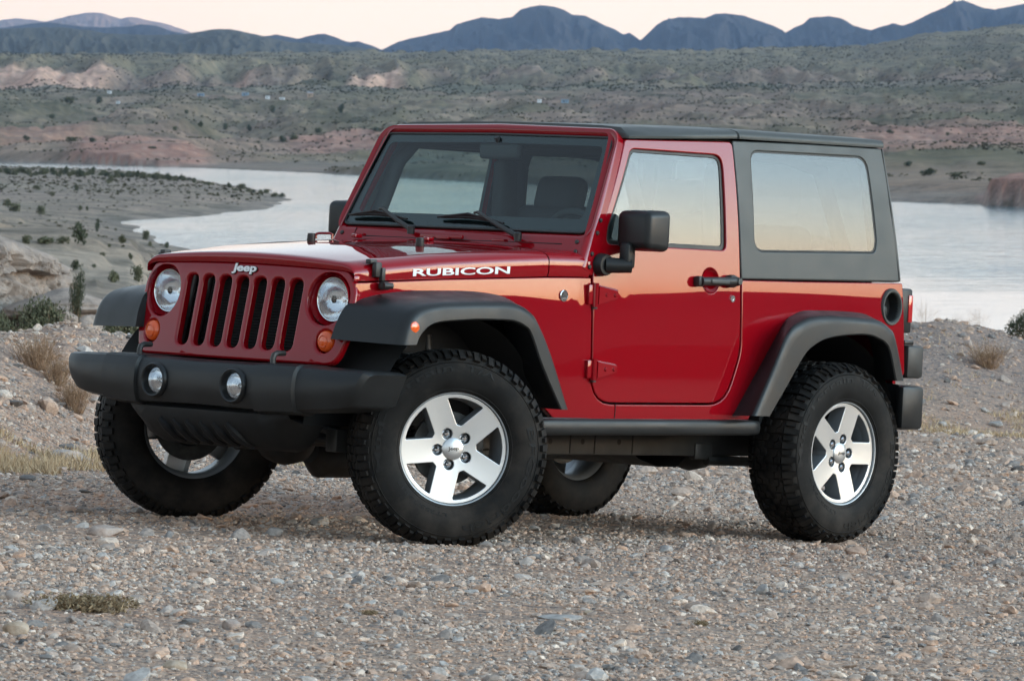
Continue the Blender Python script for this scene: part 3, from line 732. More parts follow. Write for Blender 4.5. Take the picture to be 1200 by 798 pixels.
def roof(x0, x1, z0, z1, e0, e1, w0, w1, n, drop, name):
    rows = [roof_row(x0, z0 - .02, e0, w0 - .012, drop - .012)]
    for t in np.linspace(0, 1, n): rows.append(roof_row(x0 + .008 + (x1 - x0 - .016) * t, z0 + (z1 - z0) * t, e0 + (e1 - e0) * t, w0 + (w1 - w0) * t, drop))
    rows.append(roof_row(x1, z1 - .02, e1, w1 - .012, drop - .012))
    return car_obj(name, orient(loft(rows, close_v=True, cap=True)), M_TOP, top, sharp=35)
roof(1.075, 1.828, 1.784, 1.818, 1.725, 1.766, .702, .690, 6, .030, 'front_roof_panel')
roof(1.832, 2.890, 1.819, 1.833, 1.766, 1.784, .6865, .679, 8, .032, 'rear_roof')
car_obj('rear_frame', panel(rp([(-.758, 1.176, .03), (.758, 1.176, .03), (.672, 1.79, .05), (-.672, 1.79, .05)]), [rp([(-.62, 1.24, .04), (.62, 1.24, .04), (.56, 1.72, .05), (-.56, 1.72, .05)])], lambda u, v: np.stack([2.962 - (v - 1.176) * .105 - .02 * (u / .7) ** 2, u, v], 1), (1, 0, .1), t=.04, r=.02, step=.1), M_TOP, top)
car_obj('rear_window', panel(rp([(-.63, 1.23, .04), (.63, 1.23, .04), (.57, 1.73, .05), (-.57, 1.73, .05)]), [], lambda u, v: np.stack([2.955 - (v - 1.176) * .105 - .02 * (u / .7) ** 2, u, v], 1), (1, 0, .1), t=.0, r=.0, step=.1), M_QG, top)

for mrr in (False, True): car_obj('top_seam', tube([(2.872, float(ys(1.78)) + .0025, 1.78), (2.893, float(ys(1.52)) + .0025, 1.52), (2.934, float(ys(1.18)) + .0025, 1.18)], .003, 6), M_VOID, top, mirror=mrr)
for mrr in (False, True): car_obj('sill_seam', tube([(.972, float(ys(.53)) + .0005, .53), (.976, float(ys(.56)) + .0005, .56), (.976, float(ys(.592)) + .0005, .592)], .002, 6), M_VOID, body, mirror=mrr)
# ---- rear lamps, rear bumper, plate holder
for mrr in (False, True):
    tl = car_obj('tail_light', box(3.012, .672, 1.045, .085, .175, .205, .012), M_BLK, car, mirror=mrr)
    car_obj('tail_lens', join_geo(box(3.051, .672, 1.045, .022, .135, .165, .006), box(3.036, .758, 1.055, .030, .012, .125, .003)), M_REDL, tl, mirror=mrr)
rb = []
for y in (-.83, -.82, -.78, -.4, 0, .4, .78, .82, .83):
    a = abs(y); e = .03 if a > .825 else (.012 if a > .815 else 0); xb = 3.125 - .05 * max(0, (a - .5) / .33) ** 2 - e
    rb.append([(2.90, y, .50 + e), (xb - .05, y, .50 + e), (xb - .012, y, .53), (xb, y, .60), (xb, y, .68), (xb - .015, y, .70 - e * .5), (2.90, y, .712 - e * .5)])
rbo = car_obj('rear_bumper', orient(loft(rb, close_v=True, cap=True)), M_BLK, car, sharp=30)
for s in (1, -1): car_obj('bumper_wrap', box(2.955, s * .845, .605, .16, .05, .20, .02), M_BLK, rbo)
pl = car_obj('plate_holder', box(3.075, .66, .812, .12, .24, .150, .016), M_FRM, car)
car_obj('plate_face', box(3.139, .66, .812, .010, .20, .12, .003), M_TOP, pl)
car_obj('holder_step', box(3.03, .70, .90, .07, .14, .022, .006), M_BLK, pl)

# ---- chassis
ch = car_obj('chassis', join_geo(*[box(1.1, s * .44, .402, 2.95, .065, .095, .006) for s in (1, -1)], box(2.9, 0, .50, .07, .95, .1, .01), box(-.52, 0, .55, .08, .9, .1, .01), box(.75, 0, .41, .08, .86, .07, .01)), M_FRM, car)
for x in (.93, 1.14, 1.38): car_obj('frame_hole', lathe([(.013, .0005), (0, .0006)], 16, 'y', (x, .4730, .412)), M_VOID, ch)
for x in (1.06, 1.22, 1.47): car_obj('frame_seam', box(x, .4735, .402, .006, .003, .085), M_VOID, ch)
car_obj('skid_plate', orient(loft([[(1.50, y, .40), (1.60, y, .335), (1.74, y, .300), (1.86, y, .300), (1.94, y, .36), (1.98, y, .42)] for y in (-.4, -.3, 0, .3, .40)])), M_FRM, ch)
car_obj('fuel_tank', box(1.62, -.25, .40, .75, .42, .18, .03), M_FRM, ch)
for cx in (0, 2.424):
    ax = car_obj('axle', join_geo(tube([(cx, -.70, .395), (cx, .70, .395)], .042, 14), lathe([(.05, -.13), (.12, -.07), (.135, 0), (.12, .07), (.05, .13)], 20, 'y', (cx, -.2 if cx == 0 else 0.0, .395))), M_FRM, car)
    for s in (1, -1):
        car_obj('coil_spring', tube([(cx - .02 + .06 * math.cos(a), s * .50 + .06 * math.sin(a), .45 + a * .0095) for a in np.linspace(0, 36, 90)], .009, 6), M_FRM, ax)
        car_obj('shock_absorber', tube([(cx + .12, s * .56, .36), (cx + .10, s * .52, .62), (cx + .09, s * .51, .85)], [.024, .028, .02], 10), M_FRM, ax)
        lx = .82 if cx == 0 else 1.98
        car_obj('control_arm', tube([(cx, s * .50, .33), (lx, s * .47, .37 if cx == 0 else .335)], .022, 8), M_FRM, ax)
        car_obj('arm_bracket', box(lx - .03, s * .46, .375, .12, .045, .075, .012), M_FRM, ax)
for p in ([(-.14, -.62, .40), (-.14, .62, .385)], [(-.20, -.55, .50), (-.17, .40, .42)]): car_obj('steering_link', tube(p, .018, 8), M_FRM, car)
car_obj('drive_shaft', tube([(.15, -.18, .42), (1.2, -.05, .46), (2.3, 0, .41)], .032, 10), M_STL, ch)
car_obj('exhaust_pipe', tube([(.3, .20, .40), (.6, .25, .335), (1.0, .30, .345), (1.35, .30, .36), (1.7, .28, .42), (2.3, .2, .5), (2.75, .25, .48)], .027, 10), M_STL, ch)
car_obj('muffler', tube([(2.72, -.35, .47), (2.72, .35, .47)], .10, 18), M_STL, ch)
car_obj('front_muffler', tube([(.28, -.33, .31), (.34, -.33, .29), (.55, -.33, .29), (.6, -.33, .31)], [.05, .09, .09, .05], 16), M_FRM, ch)

# ---- interior
def soft_box(cx, cy, cz, sx, sy, sz, b=.04, rot=None): return box(cx, cy, cz, sx, sy, sz, b, 4, rot)
for s in (1, -1):
    tilt = Matrix.Rotation(rad(14), 3, 'Y')
    st = car_obj('seat', join_geo(soft_box(1.48, s * .36, .86, .52, .50, .16, .05), soft_box(1.78, s * .36, 1.14, .14, .48, .62, .06, tilt)), M_INT, car)
    car_obj('headrest', join_geo(soft_box(1.845, s * .36, 1.49, .10, .27, .18, .045, tilt), tube([(1.82, s * .36 - .06, 1.40), (1.84, s * .36 - .06, 1.50)], .008, 6), tube([(1.82, s * .36 + .06, 1.40), (1.84, s * .36 + .06, 1.50)], .008, 6)), M_INT, st)
car_obj('rear_bench', join_geo(soft_box(2.4, 0, .92, .42, .90, .14), soft_box(2.60, 0, 1.17, .13, .90, .48, .05, Matrix.Rotation(rad(12), 3, 'Y'))), M_INT, car)
car_obj('dashboard', join_geo(soft_box(1.00, 0, 1.13, .34, 1.42, .26, .05), soft_box(.96, .36, 1.275, .22, .34, .07, .03)), M_INT, car)
sw = [(0, .185 * math.cos(a), .185 * math.sin(a)) for a in np.linspace(0, 2 * math.pi, 32, endpoint=False)]
rt = Matrix.Rotation(rad(-24), 3, 'Y'); swp = [tuple(Vector((1.20, .36, 1.235)) + rt @ Vector(p)) for p in sw]
stw = car_obj('steering_wheel', tube(swp, .017, 8, close=True), M_INT, car)
hub = Vector((1.20, .36, 1.235)); ends = [hub + rt @ Vector((0, .17 * math.cos(a), .17 * math.sin(a))) for a in (rad(10), rad(170), rad(250), rad(290))]
car_obj('wheel_spoke', join_geo(*[tube([tuple(hub), tuple(e)], .016, 6) for e in ends], soft_box(1.195, .36, 1.235, .05, .15, .12, .03, rt)), M_INT, stw)
car_obj('steering_column', tube([(1.19, .36, 1.23), (.98, .36, 1.14)], .035, 10), M_INT, stw)
sb = []
for s in (1, -1):
    sb.append(tube([(.92, s * .70, 1.18), (1.07, s * .655, 1.60), (1.15, s * .62, 1.70), (1.75, s * .585, 1.715), (2.3, s * .58, 1.71), (2.55, s * .58, 1.66), (2.78, s * .60, 1.2)], .036, 10))
    sb.append(tube([(1.84, s * .64, .62), (1.84, s * .635, 1.2), (1.82, s * .60, 1.62), (1.80, s * .55, 1.705)], .042, 10))
    sb.append(soft_box(1.79, s * .635, 1.21, .15, .10, .88, .03))
sb.append(tube([(1.80, -.6, 1.705), (1.80, .6, 1.705)], .042, 10))
car_obj('sport_bar', join_geo(*sb), M_INT, car)
car_obj('headliner', box(1.95, 0, 1.752, 1.80, 1.22, .02, .004), M_INT, top)
car_obj('interior_mirror', join_geo(soft_box(1.015, .02, 1.655, .035, .235, .070, .015), box(1.03, .02, 1.70, .02, .035, .06, .006), tube([(1.005, .02, 1.685), (.985, .02, 1.715)], .012, 8)), M_INT, wf)
for s in (1, -1): car_obj('sun_visor', box(1.10, s * .35, 1.715, .14, .42, .018, .006, 2, Matrix.Rotation(rad(-18), 3, 'Y')), M_INT, wf)

# ================================================================== WHEELS (own axes: y = outward)
TY_W = .132
prof_t = [(.224, .100), (.232, .112), (.262, .127), (.300, .1325), (.335, .130), (.362, .123), (.378, .112), (.388, .095), (.3925, .06), (.394, 0)]
prof_r = np.array([p[0] for p in prof_t]); prof_w = np.array([p[1] for p in prof_t])
def crown_pt(th, wv, h):
    """point on the tread: wv runs over the crown and on down the shoulder"""
    a = abs(wv); s = 1 if wv >= 0 else -1
    # arc-length like mapping along the profile from the middle outwards
    ii = np.interp(a, _arc_s, np.arange(len(_arc_s))); r = np.interp(a, _arc_s, _arc_r); y = np.interp(a, _arc_s, _arc_y)
    nr = np.interp(a, _arc_s, _arc_nr); ny = np.interp(a, _arc_s, _arc_ny)
    r2 = r + nr * h; y2 = (y + ny * h) * s
    return (r2 * math.cos(th), y2, r2 * math.sin(th))
_pp = crom([(r, y, 0) for r, y in prof_t[::-1]], 6)
_arc_r, _arc_y = _pp[:, 0], _pp[:, 1]
_arc_s = np.concatenate([[0], np.cumsum(np.hypot(np.diff(_arc_r), np.diff(_arc_y)))])
_dr, _dy = np.gradient(_arc_r), np.gradient(_arc_y); _ln = np.hypot(_dr, _dy); _arc_nr, _arc_ny = _dy / _ln, -_dr / _ln
def prism(poly, th0, pitch, h, sgn, inset=.0022):
    """poly in (pitch fraction, arc position)"""
    n = len(poly); cx = sum(p[0] for p in poly) / n; cw = sum(p[1] for p in poly) / n
    bot = [crown_pt(th0 + p[0] * pitch, sgn * p[1], -.003) for p in poly]
    top_ = []
    for p in poly:
        dx = (cx - p[0]) * pitch * .39; dw = cw - p[1]; d = math.hypot(dx, dw) + 1e-6; k = min(.3, inset / d)
        top_.append(crown_pt(th0 + (p[0] + (cx - p[0]) * k) * pitch, sgn * (p[1] + dw * k), h))
    V = bot + top_; F = [tuple(range(n, 2 * n))] + [(i, (i + 1) % n, n + (i + 1) % n, n + i) for i in range(n)]
    return orient((V, F))
def tyre_geo():
    full = [(r, -y) for r, y in prof_t] + [(r, y) for r, y in prof_t[-2::-1]]
    P = crom([(r, y, 0) for r, y in full], 3)
    body_ = lathe([(p[0], p[1]) for p in P], 120, 'y')
    gs = [body_, lathe([(.352, .1262), (.3545, .1285), (.357, .1252)], 120, 'y'), lathe([(.240, .1165), (.2425, .1205), (.246, .1206), (.248, .119)], 120, 'y')]
    NP = 38; pitch = 2 * math.pi / NP
    # Z-shaped centre lugs and shoulder lugs that wrap down the sidewall
    cen = [(.05, .003), (.42, .003), (.60, .026), (.97, .026), (.97, .055), (.56, .055), (.40, .033), (.05, .033)]
    mid = [(.05, .038), (.36, .038), (.50, .060), (.86, .060), (.86, .072), (.05, .074)]
    sha = [(.06, .080), (.52, .078), (.55, .098), (.52, .134), (.08, .134), (.04, .10)]
    shb = [(.62, .080), (.94, .080), (.95, .12), (.64, .12)]
    V0, F0 = [], []
    for s, ph in ((1, 0.0), (-1, .5)):
        for poly, h in ((cen, .0125), (mid, .0125), (sha, .0150), (shb, .0135)):
            for k in range(NP): gs.append(prism(poly, (k + ph) * pitch, pitch, h, s))
    return join_geo(*gs)
def ring_text(s, r0, ht, a0, a1, y, name, mat, parent, depth=.0012):
    V, F, a = text_geo(s, .5, .012)
    P = []
    for v in V:
        th = a0 + (a1 - a0) * v[0]; r = r0 + ht * v[1]
        yy = float(np.interp(r, prof_r, prof_w)) if y is None else y
        P.append((r * math.cos(th), yy + .0003 + (v[2] + .5) * .002, r * math.sin(th)))
    return (P, F)
def face_y(r): return .100 - .016 * np.maximum(0, 1 - r / .222)
def fsurf(u, v): return np.stack([u, face_y(np.hypot(u, v)), v], 1)
def pol(r, a): return (r * math.cos(a), r * math.sin(a))
RIM_IN = 36
wins = []; lugs = []
for k in range(5):
    c = rad(RIM_IN + 72 * k)
    arc = [pol(.2075, c + rad(d)) + (0,) for d in np.linspace(-19, 19, 7)]
    wins.append(rp([pol(.207, c - rad(22)) + (.012,)] + arc + [pol(.207, c + rad(22)) + (.012,), pol(.100, c + rad(6)) + (.010,), pol(.100, c - rad(6)) + (.010,)], 4))
    lugs.append(circ(*pol(.0655, rad(72 * k)), .0225, 20))
g_face = panel(circ(0, 0, .224, 90), wins + lugs, fsurf, (0, 1, 0), t=.078, r=.003, step=.02, wall_mi=1)
g_barrel = lathe([(.2335, .104), (.2345, .1085), (.2320, .1115), (.2270, .110), (.2240, .098), (.2180, .090), (.2120, .06), (.200, .0), (.204, -.07), (.220, -.098), (.2320, -.106), (.2335, -.112), (.2350, -.106)], 90, 'y')
g_cap = lathe([(.046, -.02), (.0455, .004), (.040, .009), (.02, .0125), (0, .013)], 36, 'y', (0, .086, 0))
def nut(k):
    a = rad(72 * k); p = pol(.0655, a)
    return lathe([(.0, .026), (.006, .026), (.011, .021), (.0118, .016), (.0125, .0), (.016, -.001), (.0165, -.03)], 12, 'y', (p[0], .066, p[1]))
def lug_seat(): return join_geo(*[lathe([(.021, .0), (.020, -.004), (.012, -.006), (0, -.006)], 18, 'y', (pol(.0655, rad(72 * k))[0], .064, pol(.0655, rad(72 * k))[1])) for k in range(5)])
TYRE_G = tyre_geo()
LET_G = [ring_text('Mud-Terrain', .318, .028, rad(-18 + 5.5), rad(86 + 5.5), None, '', None, None), ring_text('T/A', .318, .028, rad(95 + 5.5), rad(118 + 5.5), None, '', None, None), ring_text('BFGoodrich', .312, .032, rad(162 + 5.5), rad(262 + 5.5), None, '', None, None), ring_text('LT255/75R17', .262, .016, rad(275 + 5.5), rad(330 + 5.5), None, '', None, None)]
def set_wheel(me_src, x, y, rz, spin, brake=True, name='wheel', parent=None):
    e = empty(name, parent or car)
    e.matrix_local = Matrix.Translation((-x, y, .395)) @ Matrix.Rotation(rz, 4, 'Z') @ Matrix.Rotation(spin, 4, 'Y')
    return e
proto = {}
def build_wheel(e, brake=True):
    def mk(name, g, m, p, **k):
        # here geometry is in the wheel's own axes: no rear-x flip
        return raw_obj(name, g[0], g[1], m, p, N=g[2] if len(g) > 2 else None, mi=g[3] if len(g) > 3 else None, **k)
    ty = mk('tyre', (TYRE_G[0], TYRE_G[1]), M_RUB, e, sharp=35)
    for g_ in LET_G:
        LJ = orient(g_); mk('tyre_lettering', (LJ[0], LJ[1]), M_TXT, e, smooth=False)
    ri = mk('rim', g_face, [M_ALU, M_GRY], e)
    ba = mk('rim_barrel', orient(g_barrel), M_GRY, e, sharp=50)
    mk('hub_cap', orient(g_cap), M_ALU, e)
    V, F, a = text_geo('Jeep', .5, .02)
    P = [((.5 - v[0]) * -.046, .0990 + v[2] * .001, (v[1] - .5) * .019) for v in V]
    P = [(-p[0], p[1], p[2]) for p in P]
    mk('cap_lettering', orient((P, F)), M_FRM, e, smooth=False)
    mk('lug_seats', orient(lug_seat()), M_GRY, e)
    for k in range(5): mk('lug_nut', orient(nut(k)), M_CHR, e, sharp=30)
    if brake:
        mk('brake_disc', orient(lathe([(.0, .03), (.085, .03), (.09, .02), (.150, .018), (.151, -.004), (.09, -.006), (.08, -.05), (0, -.05)], 48, 'y')), M_STL, e)
        mk('brake_caliper', box(-.11, .005, .05, .08, .09, .15, .02), M_FRM, e)
STEER = rad(-30.5)
def kp(y_, s): return y_
w1 = set_wheel(None, -.004 - .07 * .50, .715 + .071 * .86, STEER, rad(5.5), True)       # driver's side front, steered
build_wheel(w1)
def copy_wheel(x, y, rz, spin, name='wheel', z=.395, back=0.0):
    e = empty(name, car)
    e.matrix_local = Matrix.Translation((-x, y, z)) @ Matrix.Rotation(rz, 4, 'Z') @ Matrix.Rotation(spin, 4, 'Y')
    for c in list(w1.children):
        d = c.copy(); COL.objects.link(d); d.parent = e
        if d.name.split('.')[0] in ('tyre', 'tyre_lettering', 'hub_cap', 'cap_lettering'): d.matrix_local = Matrix.Rotation(back, 4, 'Y')
        for gch in list(c.children):
            g2 = gch.copy(); COL.objects.link(g2); g2.parent = d
    return e
copy_wheel(2.424, .786, 0.0, rad(-36), back=rad(36 - 2))
copy_wheel(2.424, -.786, math.pi, rad(20))
copy_wheel(.002, -.797, math.pi + STEER, rad(31))
sp = copy_wheel(3.16, .0, -math.pi / 2 + math.pi, rad(15), 'spare_wheel', .98)

# ================================================================== THE LAND
ZW = -15.0                                   # lake level
_rng = np.random.RandomState(7)
_perm = np.concatenate([_rng.permutation(512)] * 3)
_gr = np.stack([np.cos(np.arange(512) * 2.399963), np.sin(np.arange(512) * 2.399963)], 1)
def perlin(x, y):
    xi = np.floor(x).astype(np.int64); yi = np.floor(y).astype(np.int64); xf = x - xi; yf = y - yi
    u = xf * xf * xf * (xf * (xf * 6 - 15) + 10); v = yf * yf * yf * (yf * (yf * 6 - 15) + 10)
    def g(ix, iy, fx, fy):
        h = _perm[(_perm[ix & 511] + iy) & 511]; q = _gr[h]; return q[..., 0] * fx + q[..., 1] * fy
    a = g(xi, yi, xf, yf); b = g(xi + 1, yi, xf - 1, yf); c = g(xi, yi + 1, xf, yf - 1); d = g(xi + 1, yi + 1, xf - 1, yf - 1)
    return (a + u * (b - a) + v * (c + u * (d - c) - (a + u * (b - a)))) * 1.4
def fbm(x, y, o=4, ridge=False):
    s = np.zeros_like(x, dtype=float); a = .5; f = 1.0
    for i in range(o):
        n = perlin(x * f + 17.3 * i, y * f - 9.1 * i)
        s = s + a * ((1 - 2 * np.abs(n)) if ridge else n); a *= .5; f *= 2.03
    return s
def sstep(a, b, x):
    t = np.clip((x - a) / (b - a), 0, 1); return t * t * (3 - 2 * t)
def wxy(px, d): return (np.asarray(px, float) - 600) / F_PX * d, np.asarray(d, float) + 0 * np.asarray(px, float)
def dz(d, py): return CAM_Z - np.asarray(d, float) * (np.asarray(py, float) - HZ) / F_PX
def dw(py): return (CAM_Z - ZW) * F_PX / (np.asarray(py, float) - HZ)     # distance at which the water lies on photo row py

# near land: edge of the gravel flat, then bank or berm, then the fall towards the lake
near_cols = {
    -1500: (24, [(29, .5), (33, .5), (45, -1.0), (80, -2.5), (200, -3.5), (420, -8)]),
    -300: (24, [(28.5, .40), (31, .36), (36, -.1), (42, -.4), (52, -.9), (64, -1.5), (90, -2.2), (120, -2.1), (200, -3.2), (300, -5.2), (420, -7.6)]),
    0: (24, [(28.5, .30), (31, .25), (36, -.2), (42, -.5), (52, -1.0), (64, -1.6), (90, -2.2), (120, -2.3), (200, -3.6), (300, -5.8), (420, -8.1)]),
    75: (25.5, [(30, .25), (33, .18), (38, -.3), (45, -.7), (60, -1.6), (90, -2.8), (120, -2.7), (200, -3.9), (300, -6.3), (420, -9.0)]),
    150: (27, [(32, .09), (35, .02), (39, -.35), (46, -.9), (60, -2.0), (90, -3.0), (120, -3.0), (200, -4.4), (300, -7.0), (420, -10.2)]),
    230: (27, [(33, .12), (36, .0), (45, -2.0), (70, -4), (120, -4.6), (200, -6.4), (300, -9.0), (420, -13)]),
    300: (26.5, [(33, -.05), (36, -.2), (45, -2.5), (100, -6), (200, -9.5), (300, -12.5), (420, -16)]),
    600: (33, [(39, -.45), (43, -.6), (52, -3), (100, -8), (200, -14), (300, -18), (420, -19)]),
    1050: (39, [(45.5, -.44), (48, -.5), (56, -3), (100, -8.5), (200, -15), (300, -19), (420, -19)]),
    1110: (39.5, [(46, -.36), (48, -.42), (56, -3), (100, -8.5), (200, -15), (300, -19), (420, -19)]),
    1200: (40, [(46, -.56), (48, -.6), (56, -3), (100, -8.5), (200, -15), (300, -19), (420, -19)]),
    1500: (41, [(47, -.7), (49, -.7), (56, -3), (100, -8.5), (200, -15), (300, -19), (420, -19)]),
    3500: (42, [(48, -1.2), (50, -1.2), (60, -3), (100, -5), (200, -6), (300, -6), (420, -6)]),
}
_nc = sorted(near_cols)
left_poly = np.array([(-900, 196), (-300, 198), (0, 200), (150, 203.5), (215, 208), (250, 214), (300, 222), (332, 229), (346, 233), (330, 239), (300, 245), (250, 251.5), (200, 256), (150, 258.5), (134, 260), (150, 266), (200, 288), (260, 305), (320, 330)], float)
_ld = dw(left_poly[:, 1]); LP = np.stack([(left_poly[:, 0] - 600) / F_PX * _ld, _ld], 1)
LP = np.vstack([LP, [(-20, 300), (-400, 250)]])
head_poly = np.array([(1146, 240.5), (1180, 242.5), (1230, 244), (1320, 245), (1320, 230), (1240, 228), (1180, 232)], float)
_hd = dw(head_poly[:, 1]); HP = np.stack([(head_poly[:, 0] - 600) / F_PX * _hd, _hd], 1)
def poly_dist(P, poly):
    ins = inpoly(P, poly); d = np.full(len(P), 1e9)
    for i in range(len(poly)):
        a, b = poly[i], poly[(i + 1) % len(poly)]; ab = b - a
        t = np.clip(((P - a) @ ab) / (ab @ ab), 0, 1); d = np.minimum(d, np.hypot(*(P - a - t[:, None] * ab).T))
    return np.where(ins, d, -d)
far_d = np.array([800, 950, 1100, 1300, 1500, 1700, 2000, 2300, 2700, 3100, 3350, 3600, 5000, 7000.])
far_t = {
    -300: [205, 200, 196, 192, 176, 163, 148, 133, 118, 106, 100, 72, 67, 74],
    0:    [205, 200, 196, 191, 172, 160, 146, 132, 118, 106, 100, 70, 67, 74],
    120:  [205, 200, 196, 190, 166, 155, 144, 132, 118, 106, 101, 72, 67, 74],
    200:  [206, 202, 198, 193, 167, 157, 145, 132, 118, 106, 102, 73, 67, 74],
    260:  [207, 203, 200, 195, 184, 172, 152, 134, 119, 106, 102, 74, 66, 74],
    340:  [210, 206, 202, 196, 187, 176, 154, 136, 119, 106, 103, 74, 65, 74],
    450:  [216, 210, 203, 195, 186, 172, 152, 135, 118, 106, 101, 78, 64, 72],
    600:  [222, 212, 202, 190, 178, 164, 147, 132, 117, 105, 99, 84, 62, 70],
    800:  [228, 216, 202, 185, 172, 158, 143, 130, 116, 104, 98, 86, 62, 70],
    1000: [231, 218, 200, 180, 166, 154, 140, 127, 113, 102, 96, 86, 57, 66],
    1100: [231, 217, 199, 178, 164, 152, 138, 125, 111, 100, 93, 80, 42, 50],
    1200: [231, 217, 198, 177, 163, 151, 136, 123, 108, 96, 88, 74, 33, 40],
    1500: [231, 217, 198, 177, 163, 151, 136, 121, 106, 92, 80, 62, 24, 30]}
_fc = sorted(far_t); _fa = np.array([far_t[c] for c in _fc], float)
sh_px = np.array([-300, 0, 100, 240, 330, 420, 550, 800, 1040, 1145, 1500.]); sh_py = np.array([189.5, 190, 192, 197, 201, 205, 212.5, 224, 236, 238.5, 241.])

def height(X, Y, detail=True):
    X = np.asarray(X, float); Y = np.asarray(Y, float); shp = X.shape; X = X.ravel(); Y = Y.ravel()
    d = np.hypot(X, Y); ang = np.arctan2(X, Y); aa = np.abs(ang)
    px = 600 + F_PX * np.tan(np.clip(ang, -1.2, 1.2)); fwd = aa < .5
    pxc = np.where(fwd, px, np.where(ang > 0, 3500, -1500))
    pz = plane_z(np.clip(X, -9, 9), np.clip(Y, -12, 44))
    # ---- near
    zs = []; des = []
    for c in _nc:
        de, kn = near_cols[c]; xk = [de] + [k[0] for k in kn]; zk = [float(plane_z(np.clip((c - 600) / F_PX * de, -9, 9), de))] + [k[1] for k in kn]
        zs.append(np.interp(d, xk, zk)); des.append(np.full(len(d), float(de)))
    zs = np.array(zs); des = np.array(des)
    i = np.clip(np.searchsorted(_nc, pxc) - 1, 0, len(_nc) - 2); c0 = np.array(_nc)[i]; c1 = np.array(_nc)[i + 1]
    t = np.clip((pxc - c0) / (c1 - c0), 0, 1); ar = np.arange(len(d))
    zn = zs[i, ar] * (1 - t) + zs[i + 1, ar] * t; de = des[i, ar] * (1 - t) + des[i + 1, ar] * t
    k = sstep(-1.2, 1.2, d - de + .5 * perlin(X * .5, Y * .5))
    z = pz * (1 - k) + np.where(d > de - 1.5, zn, pz) * k
    berm = sstep(-.5, 2.5, d - de) * (1 - sstep(30, 90, d - de))
    if detail:
        flat_amp = .018 * fbm(X * .8, Y * .8, 3) + .010 * fbm(X * 4, Y * 4, 3)
        z = z + flat_amp * (1 - berm) + berm * (.13 * fbm(X * .32 + 4, Y * .32, 4) + .05 * fbm(X * 1.7, Y * 1.7, 4))
        far_rough = sstep(45, 110, d)
        z = z + far_rough * (1 - sstep(900, 1100, d)) * (1.5 * fbm(X * .03, Y * .02, 5) + .55 * (fbm(X * .13 + 2, Y * .06, 4, True) - .4) * (1 - sstep(350, 800, d)))
        lg = sstep(60, 100, d) * (1 - sstep(420, 520, d)) * fwd; st_ = .55; fr0 = z / st_ + .6 * perlin(X * .05, Y * .03); z = z * (1 - .5 * lg) + .5 * lg * st_ * (np.floor(fr0) + sstep(.3, .6, fr0 - np.floor(fr0)) - .6 * perlin(X * .05, Y * .03))
    # ---- left headland and its spit
    m = (d > 200) & (d < 1700) & fwd
    P = np.stack([X[m], Y[m]], 1)
    if len(P):
        sd = poly_dist(P, LP); dd = d[m]; pp = px[m]
        n = fbm(P[:, 0] * .012, P[:, 1] * .008, 4) if detail else 0
        n2 = fbm(P[:, 0] * .06, P[:, 1] * .03, 3) if detail else 0
        sdn = sd + 5 * n2
        zl = ZW + np.where(sdn > 0, np.minimum(sdn * .10, 1.0 + sdn * .022), sdn * .2)
        lim = np.interp(dd, [400, 560, 700, 1300], [7, 5.0, 4.6, 4.2]) + 2.6 * n
        zl = np.where(sdn > 0, ZW + (zl - ZW) * lim / (lim + np.maximum(0, zl - ZW)) * 1.5, zl)
        wl = sstep(380, 520, dd)
        znear = z[m]
        zz = np.where(sd > -60, znear * (1 - wl) + zl * wl, znear * (1 - wl) + (ZW - 4) * wl)
        # the slope above the water keeps its shoreline
        zz = np.where((dd < 620) & (sdn < 0), np.minimum(zz, ZW + sdn * .2), zz)
        hd_ = poly_dist(P, HP) + (1.2 * n2 if detail else 0)
        zh = ZW + np.where(hd_ > 0, np.minimum(hd_ * 2.6, 4.4 + hd_ * .10 + .6 * n2), hd_ * .3)
        zz = np.maximum(zz, np.where(hd_ > -8, zh, -99))
        z[m] = zz
    # ---- far shore, terraces, bluffs and plateau
    m = d > 780
    if m.any():
        dm = d[m]; pm = np.where(aa[m] < .5, np.clip(px[m], -300, 1500), np.where(ang[m] > 0, 1500, -300)); Xm, Ym = X[m], Y[m]
        wob = 14 * fbm(Xm * .006, Ym * .004, 4) if detail else 0
        dsh = dw(np.interp(pm, sh_px, sh_py)) + (5 * fbm(Xm * .02, Ym * .02, 3) if detail else 0)
        cols = np.array([np.interp(dm, far_d, _fa[q]) for q in range(len(_fc))])
        i = np.clip(np.searchsorted(_fc, pm) - 1, 0, len(_fc) - 2); c0 = np.array(_fc)[i]; c1 = np.array(_fc)[i + 1]
        t = sstep(0, 1, (pm - c0) / (c1 - c0)); ar = np.arange(len(dm))
        py = cols[i, ar] * (1 - t) + cols[i + 1, ar] * t
        zf = dz(dm, py)
        if detail:
            amp = np.interp(dm, [800, 1500, 2300, 3000, 3300, 3650, 5000], [1.2, 4.2, 8.5, 5.0, 6.0, 5.0, 8.0])
            zf = zf + amp * (fbm(Xm * .012 + .5 * perlin(Xm * .004, Ym * .003), Ym * .0035, 5, True) - .45) * 1.5 + amp * .45 * fbm(Xm * .05, Ym * .02, 4)
            gul = sstep(3150, 3350, dm) * (1 - sstep(3600, 3800, dm))
            zf = zf + gul * 20 * (fbm(Xm * .016, Ym * .002 + 3, 4, True) - .5)
            st = 2.2; fr_ = zf / st; zf = np.where(dm < 2600, zf * .55 + .45 * st * (np.floor(fr_) + sstep(.35, .65, fr_ - np.floor(fr_))), zf)
        so = dm - dsh
        red = sstep(60, 120, pm) * (1 - sstep(215, 250, pm))
        ramp_ = ZW + np.where(so > 0, np.minimum(so * (.25 + .5 * red), 2.0 + 2.0 * red + so * .2), so * .15)
        zf = np.where(so > -2, np.minimum(np.maximum(zf, ZW + .3), ramp_), np.minimum(ramp_, ZW - .5))
